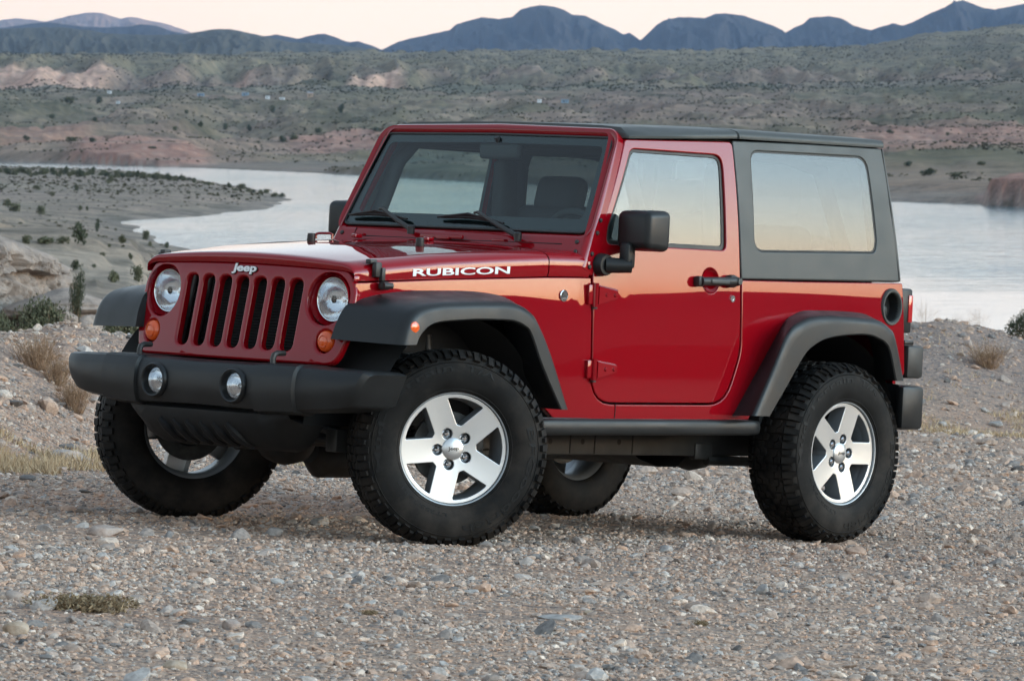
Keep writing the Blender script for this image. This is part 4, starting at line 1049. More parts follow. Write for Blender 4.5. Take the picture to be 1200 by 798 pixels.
        far_ok = (aa[m] < .5)
        zf2 = np.where(so > -40, np.maximum(zf, np.where(dm < 1700, z[m], -99)), z[m])
        z[m] = np.where(far_ok, zf2, z[m])
    # ---- surroundings out of frame: open desert rising to hills all round
    wside = sstep(.19, .34, aa)
    if (wside > 0).any():
        hr = np.where(ang > 0, 95.0, 28.0)
        rid = fbm(ang * 26 + 3, ang * 0 + .7, 3)
        zside = np.interp(d, [0, 44, 70, 400, 1200], [0, 0, -3, -6, 2]) + np.where(d < 44, pz, 0)
        hill = sstep(1200, 2600, d) * hr * (1.02 + .9 * rid) 
        zside = zside + hill + (fbm(X * .004, Y * .004, 3) * 10 * sstep(200, 1500, d) if detail else 0)
        z = z * (1 - wside) + zside * wside
    return z.reshape(shp)

# fan-shaped grid round the viewpoint: fine where the picture looks, coarse elsewhere
a_f = np.linspace(-.140, .140, 680); a_l = -.140 - np.cumsum(np.geomspace(.0006, .09, 56)); a_l = a_l[a_l > -math.pi + .04]
a_r = -a_l[::-1]; ANG = np.concatenate([a_l[::-1], a_f, a_r[::-1]]); ANG = np.unique(np.concatenate([ANG, [math.pi - .02, -math.pi + .02], np.arange(rad(72), rad(122), .007)]))
DD = np.concatenate([np.geomspace(.4, 10, 14, endpoint=False), np.geomspace(10, 48, 330, endpoint=False), np.geomspace(48, 350, 130, endpoint=False), np.geomspace(350, 1350, 170, endpoint=False), np.geomspace(1350, 4200, 230, endpoint=False), np.geomspace(4200, 7000, 36), np.geomspace(7200, 15500, 8)])
AA, D2 = np.meshgrid(ANG, DD); GX = np.sin(AA) * D2; GY = np.cos(AA) * D2; GZ = height(GX, GY)
nr_, nc_ = GZ.shape
idx = np.arange(nr_ * nc_).reshape(nr_, nc_)
Q = np.stack([idx[:-1, :-1], idx[:-1, 1:], idx[1:, 1:], idx[1:, :-1]], -1).reshape(-1, 4)
wrap = np.stack([idx[:-1, -1], idx[:-1, 0], idx[1:, 0], idx[1:, -1]], -1)
Q = np.concatenate([Q, wrap]); Q = Q[:, ::-1]
def np_mesh(name, V, Q, mats, smooth=True):
    me = bpy.data.meshes.new(name); k = Q.shape[1]
    me.vertices.add(len(V)); me.vertices.foreach_set('co', np.asarray(V, np.float32).ravel())
    me.loops.add(Q.size); me.loops.foreach_set('vertex_index', Q.astype(np.int32).ravel())
    me.polygons.add(len(Q)); me.polygons.foreach_set('loop_start', np.arange(0, Q.size, k, dtype=np.int32))
    me.polygons.foreach_set('use_smooth', np.full(len(Q), smooth))
    me.update(calc_edges=True); me.validate(verbose=False)
    for m in (mats if isinstance(mats, list) else [mats]): me.materials.append(m)
    o = bpy.data.objects.new(name, me); COL.objects.link(o); return o
# colour of the ground by place: gravel, silt, red beds, pale rock, desert scrub soil
def ground_colour(X, Y, Z):
    d = np.hypot(X, Y); ang = np.arctan2(X, Y); px = 600 + F_PX * np.tan(np.clip(ang, -1.2, 1.2))
    C = np.empty(X.shape + (3,)); C[...] = (.375, .283, .222)
    def put(w_, col): C[...] = C * (1 - w_[..., None]) + np.array(col) * w_[..., None]
    n1 = fbm(X * .35, Y * .35, 4); n2 = fbm(X * .02 + 5, Y * .012, 4); n3 = fbm(X * .006 - 3, Y * .003, 4)
    put(np.clip(.5 + n1 * 1.6, 0, 1) * .55 * (d < 60), (.31, .22, .17))
    bank = sstep(24, 28, d) * (1 - sstep(38, 44, d)) * (px < 420); put(bank * .6, (.30, .235, .20))
    be = sstep(40, 43, d) * (1 - sstep(52, 60, d)) * (px > 700); put(be * .75, (.235, .195, .175))
    mid = sstep(45, 80, d) * (1 - sstep(1250, 1300, d))
    put(mid, (.265, .21, .175)); put(mid * np.clip(.4 + n2 * 2, 0, 1) * .7, (.205, .175, .135)); put(mid * np.clip(n2 * 2.5 - .35, 0, 1), (.38, .315, .26))
    far = sstep(780, 900, d) * (((Z > ZW) & (d > dw(np.interp(np.clip(px, -300, 1500), sh_px, sh_py)) - 20)))
    put(far, (.235, .165, .125)); put(far * np.clip(.5 + n3 * 2.6, 0, 1) * .92, (.15, .128, .08)); put(far * np.clip(n2 * 2.6 - .2, 0, 1) * .7, (.36, .265, .20))
    n4 = fbm(X * .018 + 31, Y * .0045, 5); put(far * np.clip(n4 * 3.2 - .35, 0, 1) * .75, (.085, .076, .046)); put(far * np.clip(-n4 * 3.2 - .6, 0, 1) * .4, (.34, .245, .185))
    shl = far * np.clip(1 - (Z - ZW) / 3.5, 0, 1); put(shl * np.clip(.3 + n2 * 3, 0, 1) * .8, (.25, .19, .15))
    red = far * (sstep(60, 110, px) * (1 - sstep(225, 260, px)) * (1 - sstep(1480, 1620, d)) + sstep(960, 1040, px) * sstep(1250, 1350, d) * (1 - sstep(1650, 1800, d)) * .8 + sstep(320, 360, px) * (1 - sstep(430, 470, px)) * sstep(1600, 1680, d) * (1 - sstep(1850, 1950, d)) * .8 + sstep(-40, 10, px) * (1 - sstep(90, 120, px)) * sstep(1480, 1550, d) * (1 - sstep(1700, 1800, d)) * .6)
    put(np.clip(red, 0, 1) * .9, (.36, .19, .145))
    band = np.clip(np.sin(Z * 4.2 + 2 * n2) * 1.5 - .6, 0, 1) * np.clip(red, 0, 1); put(band * .35, (.42, .33, .28))
    hp = sstep(1140, 1150, px) * (d > 700) * (d < 880) * (Z > ZW); put(hp * 1.0, (.30, .165, .13)); put(hp * (Z < ZW + 2.6) * .6, (.34, .27, .24))
    cliff = far * sstep(3150, 3230, d) * (1 - sstep(3440, 3500, d)) * np.clip((fbm(X * .010 + 11, Y * .0005, 3) + .16) * 7, 0, 1) * (1 - sstep(470, 520, px))
    put(np.clip(cliff * 1.3, 0, 1) * .95, (.56, .35, .26))
    put(sstep(2950, 3050, d) * (1 - sstep(3150, 3200, d)) * .5, (.15, .15, .11))
    plat = sstep(3450, 3600, d); put(plat * .8, (.165, .138, .088)); put(plat * np.clip(n3 * 2.5, 0, 1) * .6, (.30, .235, .155)); put(plat * np.clip(n4 * 3 - .2, 0, 1) * .6, (.095, .085, .052))
    put(sstep(.19, .3, np.abs(ang)) * sstep(30, 60, d), (.075, .062, .05))  # unseen land at the sides painted dark, as backlit ground mirrored in the paintwork
    sh = np.clip((ZW + .9 - Z) / .9, 0, 1) * (d > 300); put(sh * .6, (.20, .18, .165))
    return C
GC = ground_colour(GX, GY, GZ)
gm = bpy.data.materials.new("ground_gravel"); gm.use_nodes = True; t = gm.node_tree; B = t.nodes['Principled BSDF']; lk = t.links.new
B.inputs['Roughness'].default_value = .9; B.inputs['Specular IOR Level'].default_value = .2
at = t.nodes.new('ShaderNodeAttribute'); at.attribute_name = 'tint'
geo = t.nodes.new('ShaderNodeNewGeometry')
dist = t.nodes.new('ShaderNodeVectorMath'); dist.operation = 'LENGTH'; lk(geo.outputs['Position'], dist.inputs[0])      # distance from the middle of the gravel lot (world origin)
def mrange(src, a, b, c, d_):
    n = t.nodes.new('ShaderNodeMapRange'); lk(src, n.inputs[0]); n.inputs[1].default_value = a; n.inputs[2].default_value = b; n.inputs[3].default_value = c; n.inputs[4].default_value = d_; return n
def vor(scale):
    n = t.nodes.new('ShaderNodeTexVoronoi'); n.inputs['Scale'].default_value = scale; lk(geo.outputs['Position'], n.inputs['Vector']); return n
v1 = vor(62); v2 = vor(28)
def stone_col(v):
    s = t.nodes.new('ShaderNodeSeparateColor'); lk(v.outputs['Color'], s.inputs[0])
    r = ramp_node(t, [(0, (.42, .42, .45)), (.2, (.72, .74, .78)), (.45, (1.0, .98, .96)), (.7, (1.22, 1.08, .98)), (.88, (1.45, 1.18, 1.0)), (1, (1.75, 1.68, 1.6))], s.outputs[0]); return r
r1 = stone_col(v1); r2 = stone_col(v2)
n_l = t.nodes.new('ShaderNodeTexNoise'); n_l.inputs['Scale'].default_value = 9; lk(geo.outputs['Position'], n_l.inputs['Vector'])
mxr = t.nodes.new('ShaderNodeMix'); mxr.data_type = 'RGBA'
q_ = mrange(n_l.outputs[0], .42, .58, 0, 1); lk(q_.outputs[0], mxr.inputs[0]); lk(r1.outputs[0], mxr.inputs[6]); lk(r2.outputs[0], mxr.inputs[7])
mid_n = t.nodes.new('ShaderNodeTexNoise'); mid_n.inputs['Scale'].default_value = .9; mid_n.inputs['Detail'].default_value = 8; mid_n.inputs['Roughness'].default_value = .72; lk(geo.outputs['Position'], mid_n.inputs['Vector'])
mid_r0 = ramp_node(t, [(.25, (.45, .45, .45)), (.5, (1, 1, 1)), (.75, (1.5, 1.46, 1.4))], mid_n.outputs[0])
mid_k = t.nodes.new('ShaderNodeTexNoise'); mid_k.inputs['Scale'].default_value = .16; mid_k.inputs['Detail'].default_value = 7; mid_k.inputs['Roughness'].default_value = .68; lk(geo.outputs['Position'], mid_k.inputs['Vector'])
mid_r1 = ramp_node(t, [(.34, (.42, .44, .40)), (.47, (.9, .9, .88)), (.56, (1.18, 1.14, 1.09)), (.68, (1.65, 1.54, 1.42))], mid_k.outputs[0])
mid_r = t.nodes.new('ShaderNodeMix'); mid_r.data_type = 'RGBA'; mid_r.blend_type = 'MULTIPLY'; mid_r.inputs[0].default_value = 1; lk(mid_r0.outputs[0], mid_r.inputs[6]); lk(mid_r1.outputs[0], mid_r.inputs[7])
far_n = t.nodes.new('ShaderNodeTexNoise'); far_n.inputs['Scale'].default_value = .06; far_n.inputs['Detail'].default_value = 9; far_n.inputs['Roughness'].default_value = .75; lk(geo.outputs['Position'], far_n.inputs['Vector'])
far_r = ramp_node(t, [(.3, (.42, .44, .42)), (.46, (.85, .86, .84)), (.55, (1.1, 1.08, 1.05)), (.7, (1.6, 1.52, 1.42))], far_n.outputs[0])
m1 = t.nodes.new('ShaderNodeMix'); m1.data_type = 'RGBA'; k1 = mrange(dist.outputs['Value'], 45, 90, 0, 1); lk(k1.outputs[0], m1.inputs[0]); lk(mxr.outputs[2], m1.inputs[6]); lk(mid_r.outputs[2], m1.inputs[7])
m2 = t.nodes.new('ShaderNodeMix'); m2.data_type = 'RGBA'; k2 = mrange(dist.outputs['Value'], 700, 1300, 0, 1); lk(k2.outputs[0], m2.inputs[0]); lk(m1.outputs[2], m2.inputs[6]); lk(far_r.outputs[0], m2.inputs[7])
mu = t.nodes.new('ShaderNodeMix'); mu.data_type = 'RGBA'; mu.blend_type = 'MULTIPLY'; mu.inputs[0].default_value = 1; lk(at.outputs['Color'], mu.inputs[6]); lk(m2.outputs[2], mu.inputs[7])
lk(mu.outputs[2], B.inputs['Base Color'])
bu = t.nodes.new('ShaderNodeBump'); bu.inputs['Strength'].default_value = .9; bu.inputs['Distance'].default_value = .012
kb = mrange(dist.outputs['Value'], 30, 70, .9, 0.0); lk(kb.outputs[0], bu.inputs['Strength'])
iv = t.nodes.new('ShaderNodeMath'); iv.operation = 'ADD'; lk(v1.outputs['Distance'], iv.inputs[0]); lk(v2.outputs['Distance'], iv.inputs[1])
iv2 = t.nodes.new('ShaderNodeMath'); iv2.operation = 'MULTIPLY'; lk(iv.outputs[0], iv2.inputs[0]); iv2.inputs[1].default_value = -1; lk(iv2.outputs[0], bu.inputs['Height'])
bu2 = t.nodes.new('ShaderNodeBump'); bu2.inputs['Distance'].default_value = .8; bu2.inputs['Strength'].default_value = .5
kb2 = mrange(dist.outputs['Value'], 60, 140, 0, .55); lk(kb2.outputs[0], bu2.inputs['Strength']); lk(mid_n.outputs[0], bu2.inputs['Height']); lk(bu.outputs[0], bu2.inputs['Normal'])
lk(bu2.outputs[0], B.inputs['Normal'])
ground = np_mesh('ground', np.stack([GX.ravel(), GY.ravel(), GZ.ravel()], 1), Q, gm)
ca = ground.data.attributes.new('tint', 'FLOAT_COLOR', 'POINT')
ca.data.foreach_set('color', np.concatenate([GC.reshape(-1, 3), np.ones((GC.size // 3, 1))], 1).astype(np.float32).ravel())
ground['kind'] = 'structure'; ground['label'] = 'stony gravel lot and desert land falling to the lake and rising beyond it'

# ---- lake
wm = bpy.data.materials.new("lake_water"); wm.use_nodes = True; t = wm.node_tree; B = t.nodes['Principled BSDF']; lk = t.links.new
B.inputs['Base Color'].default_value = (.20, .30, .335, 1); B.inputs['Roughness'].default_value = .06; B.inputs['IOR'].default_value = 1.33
g = t.nodes.new('ShaderNodeNewGeometry'); mp = t.nodes.new('ShaderNodeMapping'); mp.inputs['Scale'].default_value = (.10, .35, 1); lk(g.outputs['Position'], mp.inputs[0])
n = t.nodes.new('ShaderNodeTexNoise'); n.inputs['Scale'].default_value = 1.0; n.inputs['Detail'].default_value = 4; lk(mp.outputs[0], n.inputs['Vector'])
n2 = t.nodes.new('ShaderNodeTexNoise'); n2.inputs['Scale'].default_value = .012; n2.inputs['Detail'].default_value = 3; lk(g.outputs['Position'], n2.inputs['Vector'])
q = t.nodes.new('ShaderNodeMapRange'); lk(n2.outputs[0], q.inputs[0]); q.inputs[1].default_value = .35; q.inputs[2].default_value = .65; q.inputs[3].default_value = .3; q.inputs[4].default_value = .75
gs = t.nodes.new('ShaderNodeSeparateXYZ'); lk(g.outputs['Position'], gs.inputs[0]); ya = t.nodes.new('ShaderNodeMath'); ya.operation = 'MULTIPLY_ADD'; lk(n2.outputs[0], ya.inputs[0]); ya.inputs[1].default_value = 260; lk(gs.outputs[1], ya.inputs[2])
yk = t.nodes.new('ShaderNodeMapRange'); yk.interpolation_type = 'SMOOTHSTEP'; lk(ya.outputs[0], yk.inputs[0]); yk.inputs[1].default_value = 540; yk.inputs[2].default_value = 680; yk.inputs[3].default_value = .12; yk.inputs[4].default_value = 1.0      # sheltered calm water near this shore, breeze farther out
ym = t.nodes.new('ShaderNodeMath'); ym.operation = 'MULTIPLY'; lk(q.outputs[0], ym.inputs[0]); lk(yk.outputs[0], ym.inputs[1])
bu = t.nodes.new('ShaderNodeBump'); bu.inputs['Distance'].default_value = .5; lk(ym.outputs[0], bu.inputs['Strength']); lk(n.outputs[0], bu.inputs['Height']); lk(bu.outputs[0], B.inputs['Normal'])
lx = np.linspace(-420, 420, 30); ly = np.geomspace(120, 2000, 40); LX, LY = np.meshgrid(lx, ly); ii = np.arange(LX.size).reshape(LX.shape)
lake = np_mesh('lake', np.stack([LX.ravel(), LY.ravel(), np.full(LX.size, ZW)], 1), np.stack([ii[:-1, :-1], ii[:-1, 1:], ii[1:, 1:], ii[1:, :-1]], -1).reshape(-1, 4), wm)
lake['kind'] = 'structure'; lake['label'] = 'pale calm lake reflecting the twilight sky'

# ---- mountains: ridge lines given their own distance, spurs and depth
def mountain(name, pts, D, base_py, half, amp, col, label, seed=0, spur=.011):
    pts = sorted(pts); x0, x1 = pts[0][0], pts[-1][0]
    pxs = np.arange(x0, x1 + .1, 1.6); ridge = np.interp(pxs, [p[0] for p in pts], [p[1] for p in pts])
    ridge = ridge + .9 * fbm(pxs * .09 + seed, pxs * 0 + seed, 4)
    tv = np.concatenate([np.linspace(-1, 0, 46), np.linspace(0, 1, 8)[1:]])
    PX, T = np.meshgrid(pxs, tv); hr = np.interp(PX, pxs, ridge); zr = dz(D, hr); zb_ = dz(D, base_py)
    Xc = (PX - 600) / F_PX * D
    rd = fbm(PX * spur + seed * 3.1, T * 1.1 + seed, 5, True); rd2 = fbm(PX * spur * 3 + T * .8 + seed, T * 2.5, 4, True)
    prof = np.clip(1 - np.abs(T) ** 1.0, 0, 1)
    env = np.sin(np.pi * np.clip(np.abs(T), 0, 1))
    h = prof + env * (.55 * (rd - .45) + .22 * (rd2 - .45)) * amp
    Z = zb_ + (zr - zb_) * np.clip(h, 0, 1.0) + np.where(np.abs(T) > .98, -30, 0)
    Yv = D + T * half + half * .22 * (rd - .45) * env
    ii = np.arange(PX.size).reshape(PX.shape)
    m = pmat(name + '_rock', col, .95, 0, 0, .03, .1, noise=(.0035, .22))
    o = np_mesh(name, np.stack([Xc.ravel() * (Yv / D).ravel(), Yv.ravel(), Z.ravel()], 1), np.stack([ii[:-1, :-1], ii[:-1, 1:], ii[1:, 1:], ii[1:, :-1]], -1).reshape(-1, 4), m)
    o['kind'] = 'structure'; o['label'] = label; return o
mountain('mountains', [(380, 66), (430, 66), (440, 62), (452, 57), (466, 50), (480, 46), (500, 42), (527, 36), (535, 29), (550, 25), (565, 21), (585, 23), (600, 21), (610, 12), (620, 9), (637, 7), (650, 9), (660, 12), (670, 18), (685, 19), (700, 26), (707, 30), (720, 35), (730, 41), (738, 39), (750, 48), (757, 42), (762, 37), (770, 29), (777, 25), (786, 23), (795, 21), (810, 21), (825, 22), (838, 17), (850, 16.5), (870, 19), (885, 24), (895, 27), (910, 33), (920, 39), (930, 33), (940, 29), (948, 22), (958, 20.5), (970, 20), (985, 22), (1000, 31), (1010, 34), (1020, 36), (1032, 32), (1045, 28), (1056, 31), (1068, 27), (1080, 21), (1092, 15), (1105, 10), (1115, 4), (1127, 1), (1138, 5), (1150, 10), (1165, 12), (1180, 9), (1200, 5), (1240, 3), (1300, 16), (1400, 40), (1500, 60)], 13500, 84, 2300, 1.0, (.05, .045, .045), 'rugged blue mountain range along the horizon', 2)
mountain('distant_peaks', [(-260, 40), (-150, 20), (-60, 30), (0, 25), (20, 22), (55, 26), (64, 24), (80, 20), (100, 16), (112, 15.5), (120, 16), (133, 20), (142, 23), (150, 21), (160, 21), (175, 25), (188, 27), (200, 30), (220, 37), (250, 50), (290, 60), (305, 66)], 19000, 80, 2600, .9, (.30, .20, .165), 'faint pinkish peaks far behind the dark hill', 5)  # pink sunset glow on these peaks is put into the rock colour
mountain('middle_hills', [(-260, 40), (-100, 30), (0, 34), (40, 28), (60, 27), (90, 31), (120, 33), (150, 32), (168, 29), (185, 31), (200, 37), (240, 44), (285, 47), (305, 44), (325, 41), (338, 44), (350, 46), (366, 42), (380, 40), (390, 43), (400, 47), (410, 50), (420, 49), (433, 53), (445, 58), (470, 66), (490, 72)], 12500, 84, 1700, .9, (.05, .045, .045), 'low blue hills behind the rounded dark hill', 9)
mountain('rounded_hill', [(-300, 24), (-150, 30), (0, 34.5), (40, 33), (75, 33), (110, 37), (125, 40), (175, 42), (215, 41), (245, 36), (258, 34.5), (272, 35), (300, 41), (340, 50), (375, 52), (400, 54), (425, 57), (450, 61), (500, 66), (560, 72)], 7600, 84, 1500, .7, (.085, .078, .06), 'dark rounded scrubby hill above the plateau', 14, .02)

# ================================================================== STONES, ROCKS, PLANTS
def ico(sub):
    bm = bmesh.new(); bmesh.ops.create_icosphere(bm, subdivisions=sub, radius=1); bm.verts.index_update()
    V = np.array([tuple(v.co) for v in bm.verts]); F = np.array([[v.index for v in f.verts] for f in bm.faces]); bm.free(); return V, F
rg = np.random.RandomState(11)
def stone_variants(sub, n):
    V, F = ico(sub); o = []
    for i in range(n):
        P = V.copy()
        for k in range(7):                   # knock flats off
            nn = rg.normal(size=3); nn /= np.linalg.norm(nn); lim = rg.uniform(.55, .9); s = P @ nn; P -= np.where(s > lim, s - lim, 0)[:, None] * nn
        P *= 1 + .14 * rg.normal(size=(len(P), 1)) * (.6 if sub > 1 else 1)
        P *= rg.uniform((.8, .6, .38), (1.3, 1.0, .72)); o.append(P)
    return o, F
def stone_mat():
    m = bpy.data.materials.new("stones"); m.use_nodes = True; t = m.node_tree; B = t.nodes['Principled BSDF']; lk = t.links.new
    B.inputs['Roughness'].default_value = .85; B.inputs['Specular IOR Level'].default_value = .25
    g = t.nodes.new('ShaderNodeNewGeometry')
    r = ramp_node(t, [(0, (.13, .115, .105)), (.06, (.23, .21, .195)), (.25, (.40, .31, .25)), (.48, (.47, .335, .255)), (.70, (.52, .34, .24)), (.82, (.42, .39, .36)), (.92, (.61, .475, .375)), (1, (.71, .60, .50))], g.outputs['Random Per Island'])
    n = t.nodes.new('ShaderNodeTexNoise'); n.inputs['Scale'].default_value = 60; n.inputs['Detail'].default_value = 5; lk(g.outputs['Position'], n.inputs['Vector'])
    r2 = ramp_node(t, [(.3, (.7, .7, .7)), (.7, (1.2, 1.2, 1.2))], n.outputs[0])
    mu = t.nodes.new('ShaderNodeMix'); mu.data_type = 'RGBA'; mu.blend_type = 'MULTIPLY'; mu.inputs[0].default_value = 1; lk(r.outputs[0], mu.inputs[6]); lk(r2.outputs[0], mu.inputs[7]); lk(mu.outputs[2], B.inputs['Base Color'])
    b = t.nodes.new('ShaderNodeBump'); b.inputs['Distance'].default_value = .004; b.inputs['Strength'].default_value = .6; lk(n.outputs[0], b.inputs['Height']); lk(b.outputs[0], B.inputs['Normal'])
    return m
M_STONE = stone_mat()
def scatter_stones(name, label, batches, smooth):
    Vs, Fs, off = [], [], 0
    for sub, nvar, X, Y, S in batches:
        var, F = stone_variants(sub, nvar); Z = height(X, Y); n = len(X)
        pick = rg.randint(0, nvar, n); rz = rg.uniform(0, 2 * np.pi, n); tl = rg.normal(0, .18, (n, 2))
        for v in range(nvar):
            k = np.nonzero(pick == v)[0]
            if not len(k): continue
            P = var[v][None] * S[k, None, None]; c, s = np.cos(rz[k])[:, None], np.sin(rz[k])[:, None]
            x = P[..., 0] * c - P[..., 1] * s; y = P[..., 0] * s + P[..., 1] * c; z = P[..., 2] + x * tl[k, :1] + y * tl[k, 1:]
            A = np.stack([x + X[k, None], y + Y[k, None], z + (Z[k] + S[k] * rg.uniform(-.02, .25, len(k)))[:, None]], -1).reshape(-1, 3)
            Vs.append(A); Fs.append((F[None] + (np.arange(len(k)) * len(var[v]))[:, None, None] + off).reshape(-1, 3)); off += len(A)
    o = np_mesh(name, np.concatenate(Vs), np.concatenate(Fs), M_STONE, smooth)
    o['kind'] = 'stuff'; o['label'] = label; return o
def area_pts(n, d0, d1, px0, px1, keep=None):
    d = np.sqrt(rg.uniform(d0 ** 2, d1 ** 2, n)); p = rg.uniform(px0, px1, n); X, Y = wxy(p, d)
    if keep is not None: k = keep(X, Y); X, Y = X[k], Y[k]
    return X, Y
def clump(X, Y): return rg.uniform(0, 1, len(X)) < np.clip(.62 + 1.3 * fbm(X * .9, Y * .9, 3), .12, 1)
def lognorm(n, med, sg, lo, hi): return np.clip(np.exp(rg.normal(math.log(med), sg, n)), lo, hi)
b = []
X, Y = area_pts(150000, 11.2, 27, -60, 1260, clump); b.append((1, 10, X, Y, lognorm(len(X), .0080, .36, .004, .017)))
X, Y = area_pts(13000, 11.2, 34, -60, 1260, clump); b.append((2, 10, X, Y, lognorm(len(X), .0168, .36, .010, .048)))
X, Y = area_pts(24000, 25, 50, -60, 1260, None); b.append((1, 8, X, Y, lognorm(len(X), .015, .45, .007, .06)))
X, Y = area_pts(600, 24, 50, -60, 1260, None); b.append((2, 8, X, Y, lognorm(len(X), .048, .35, .025, .11)))
X, Y = area_pts(150, 12, 30, -60, 1260, None); b.append((2, 8, X, Y, lognorm(len(X), .036, .25, .028, .055)))
scatter_stones('gravel', 'loose pink and grey gravel stones covering the lot', b, False)

def ground_at(px, py, d0=10.5, d1=3400):
    """where the line of sight of a photo point meets the land"""
    dd = np.geomspace(d0, d1, 3000); X, Y = wxy(np.full(3000, px), dd); Z = height(X, Y); Zs = dz(dd, py)
    k = np.nonzero(Z >= Zs)[0]; i = k[0] if len(k) else 2999
    return float(X[i]), float(Y[i]), float(Z[i]), float(dd[i])
def rock_obj(name, seed, size, sub, mat, rough=.16, layer=0.0, power=1.0):
    V, F = ico(sub); r = np.random.RandomState(seed)
    P = np.sign(V) * np.abs(V) ** power
    for k in range(9):
        nn = r.normal(size=3); nn /= np.linalg.norm(nn); lim = r.uniform(.55, .95) if not layer else r.uniform(.85, 1.25); s = P @ nn; P -= np.where(s > lim, s - lim, 0)[:, None] * nn
    n = fbm(P[:, 0] * 1.7 + seed + P[:, 2], P[:, 1] * 1.7 - seed + .6 * P[:, 2], 5) + (.8 * (fbm(P[:, 0] * 2.6 - seed + P[:, 1], P[:, 2] * 2.2 + seed + P[:, 1] * .7, 6, True) - .4) if layer else 0) + .6 * fbm(P[:, 2] * 4 + seed, P[:, 0] * .8 + P[:, 1] * .8, 4) * (1 + layer)
    P = P * (1 + rough * n)[:, None] * np.array(size)
    return np_mesh(name, P, F, mat, True)
def rock_mat(name, c1, c2, sc):
    m = bpy.data.materials.new(name); m.use_nodes = True; t = m.node_tree; B = t.nodes['Principled BSDF']; lk = t.links.new; B.inputs['Roughness'].default_value = .9; B.inputs['Specular IOR Level'].default_value = .2
    co = t.nodes.new('ShaderNodeTexCoord'); n = t.nodes.new('ShaderNodeTexNoise'); n.inputs['Scale'].default_value = sc; n.inputs['Detail'].default_value = 9; n.inputs['Roughness'].default_value = .65; lk(co.outputs['Object'], n.inputs['Vector'])
    r = ramp_node(t, [(.3, tuple(c * .55 for c in c1)), (.45, c1), (.62, c2), (.8, tuple(min(1, c * 1.2) for c in c2))], n.outputs[0]); lk(r.outputs[0], B.inputs['Base Color'])
    b = t.nodes.new('ShaderNodeBump'); b.inputs['Strength'].default_value = .7; b.inputs['Distance'].default_value = .08 / sc * 2; lk(n.outputs[0], b.inputs['Height']); lk(b.outputs[0], B.inputs['Normal']); return m
M_RK = [rock_mat('pinkish_stone', (.36, .28, .235), (.44, .37, .32), 22), rock_mat('grey_stone', (.30, .275, .255), (.41, .375, .345), 22), rock_mat('tan_stone', (.38, .29, .21), (.46, .38, .30), 22), rock_mat('dark_stone', (.06, .06, .062), (.10, .10, .10), 22)]
rocks = [(123, 628, 22, .45, 0, 'large pinkish rock on the gravel ahead of the far front tyre'), (895, 697, 11, .8, 1, 'rounded grey stone on the gravel below the gap between the near wheels'),
         (816, 716, 13, .6, 0, 'pale pink stone on open gravel short of the rear tyre'), (655, 727, 30, .16, 1, 'flat grey slab lying flush in the gravel'), (15, 704, 15, .6, 0, 'rounded pale stone beside the low weed plant'),
         (16, 745, 16, .7, 2, 'upright tan stone at the picture edge nearest the viewer'), (269, 738, 15, .65, 0, 'blocky pinkish stone in the near gravel right of the weed plant'), (124, 721, 9, .7, 2, 'small tan stone in front of the weed plant'),
         (779, 648, 11, .6, 1, 'grey-topped stone just outside the shadow of the car'), (25, 756, 8, .6, 3, 'small black stone among pale gravel'), (320, 628, 14, .5, 1, 'flat grey stone between the two front tyres'),
         (1168, 500, 10, .5, 1, 'bluish flat stone at the foot of the gravel berm'), (1179, 478, 6, .8, 0, 'small white stone partway up the gravel berm'), (1135, 406, 8, .7, 0, 'pale stone near the top of the gravel berm'),
         (1103, 499, 8, .5, 1, 'grey stone at the berm foot close behind the rear bumper'), (640, 655, 9, .6, 2, 'tan stone in the shadow edge behind the near front tyre'), (690, 722, 8, .5, 2, 'orange-tan pebble touching the flat grey slab'), (205, 785, 17, .4, 2, 'long tan stone lying at the bottom of the picture')]
for i, (px, py, r_, fl_, mt, lb) in enumerate(rocks):
    x, y, z, d = ground_at(px, py, 11, 60); s = r_ / F_PX * d
    o = rock_obj('rock', 40 + i, (s, s * .8, s * fl_), 3, M_RK[mt], .14, 0, .85); o.location = (x, y, z + s * fl_ * .35); o.rotation_euler = (0, 0, i * 1.3)
    tag(o, lb, 'rock', 'larger stones on the gravel')
M_OUT = rock_mat('pale_outcrop_rock', (.25, .205, .175), (.35, .285, .24), 3.4)
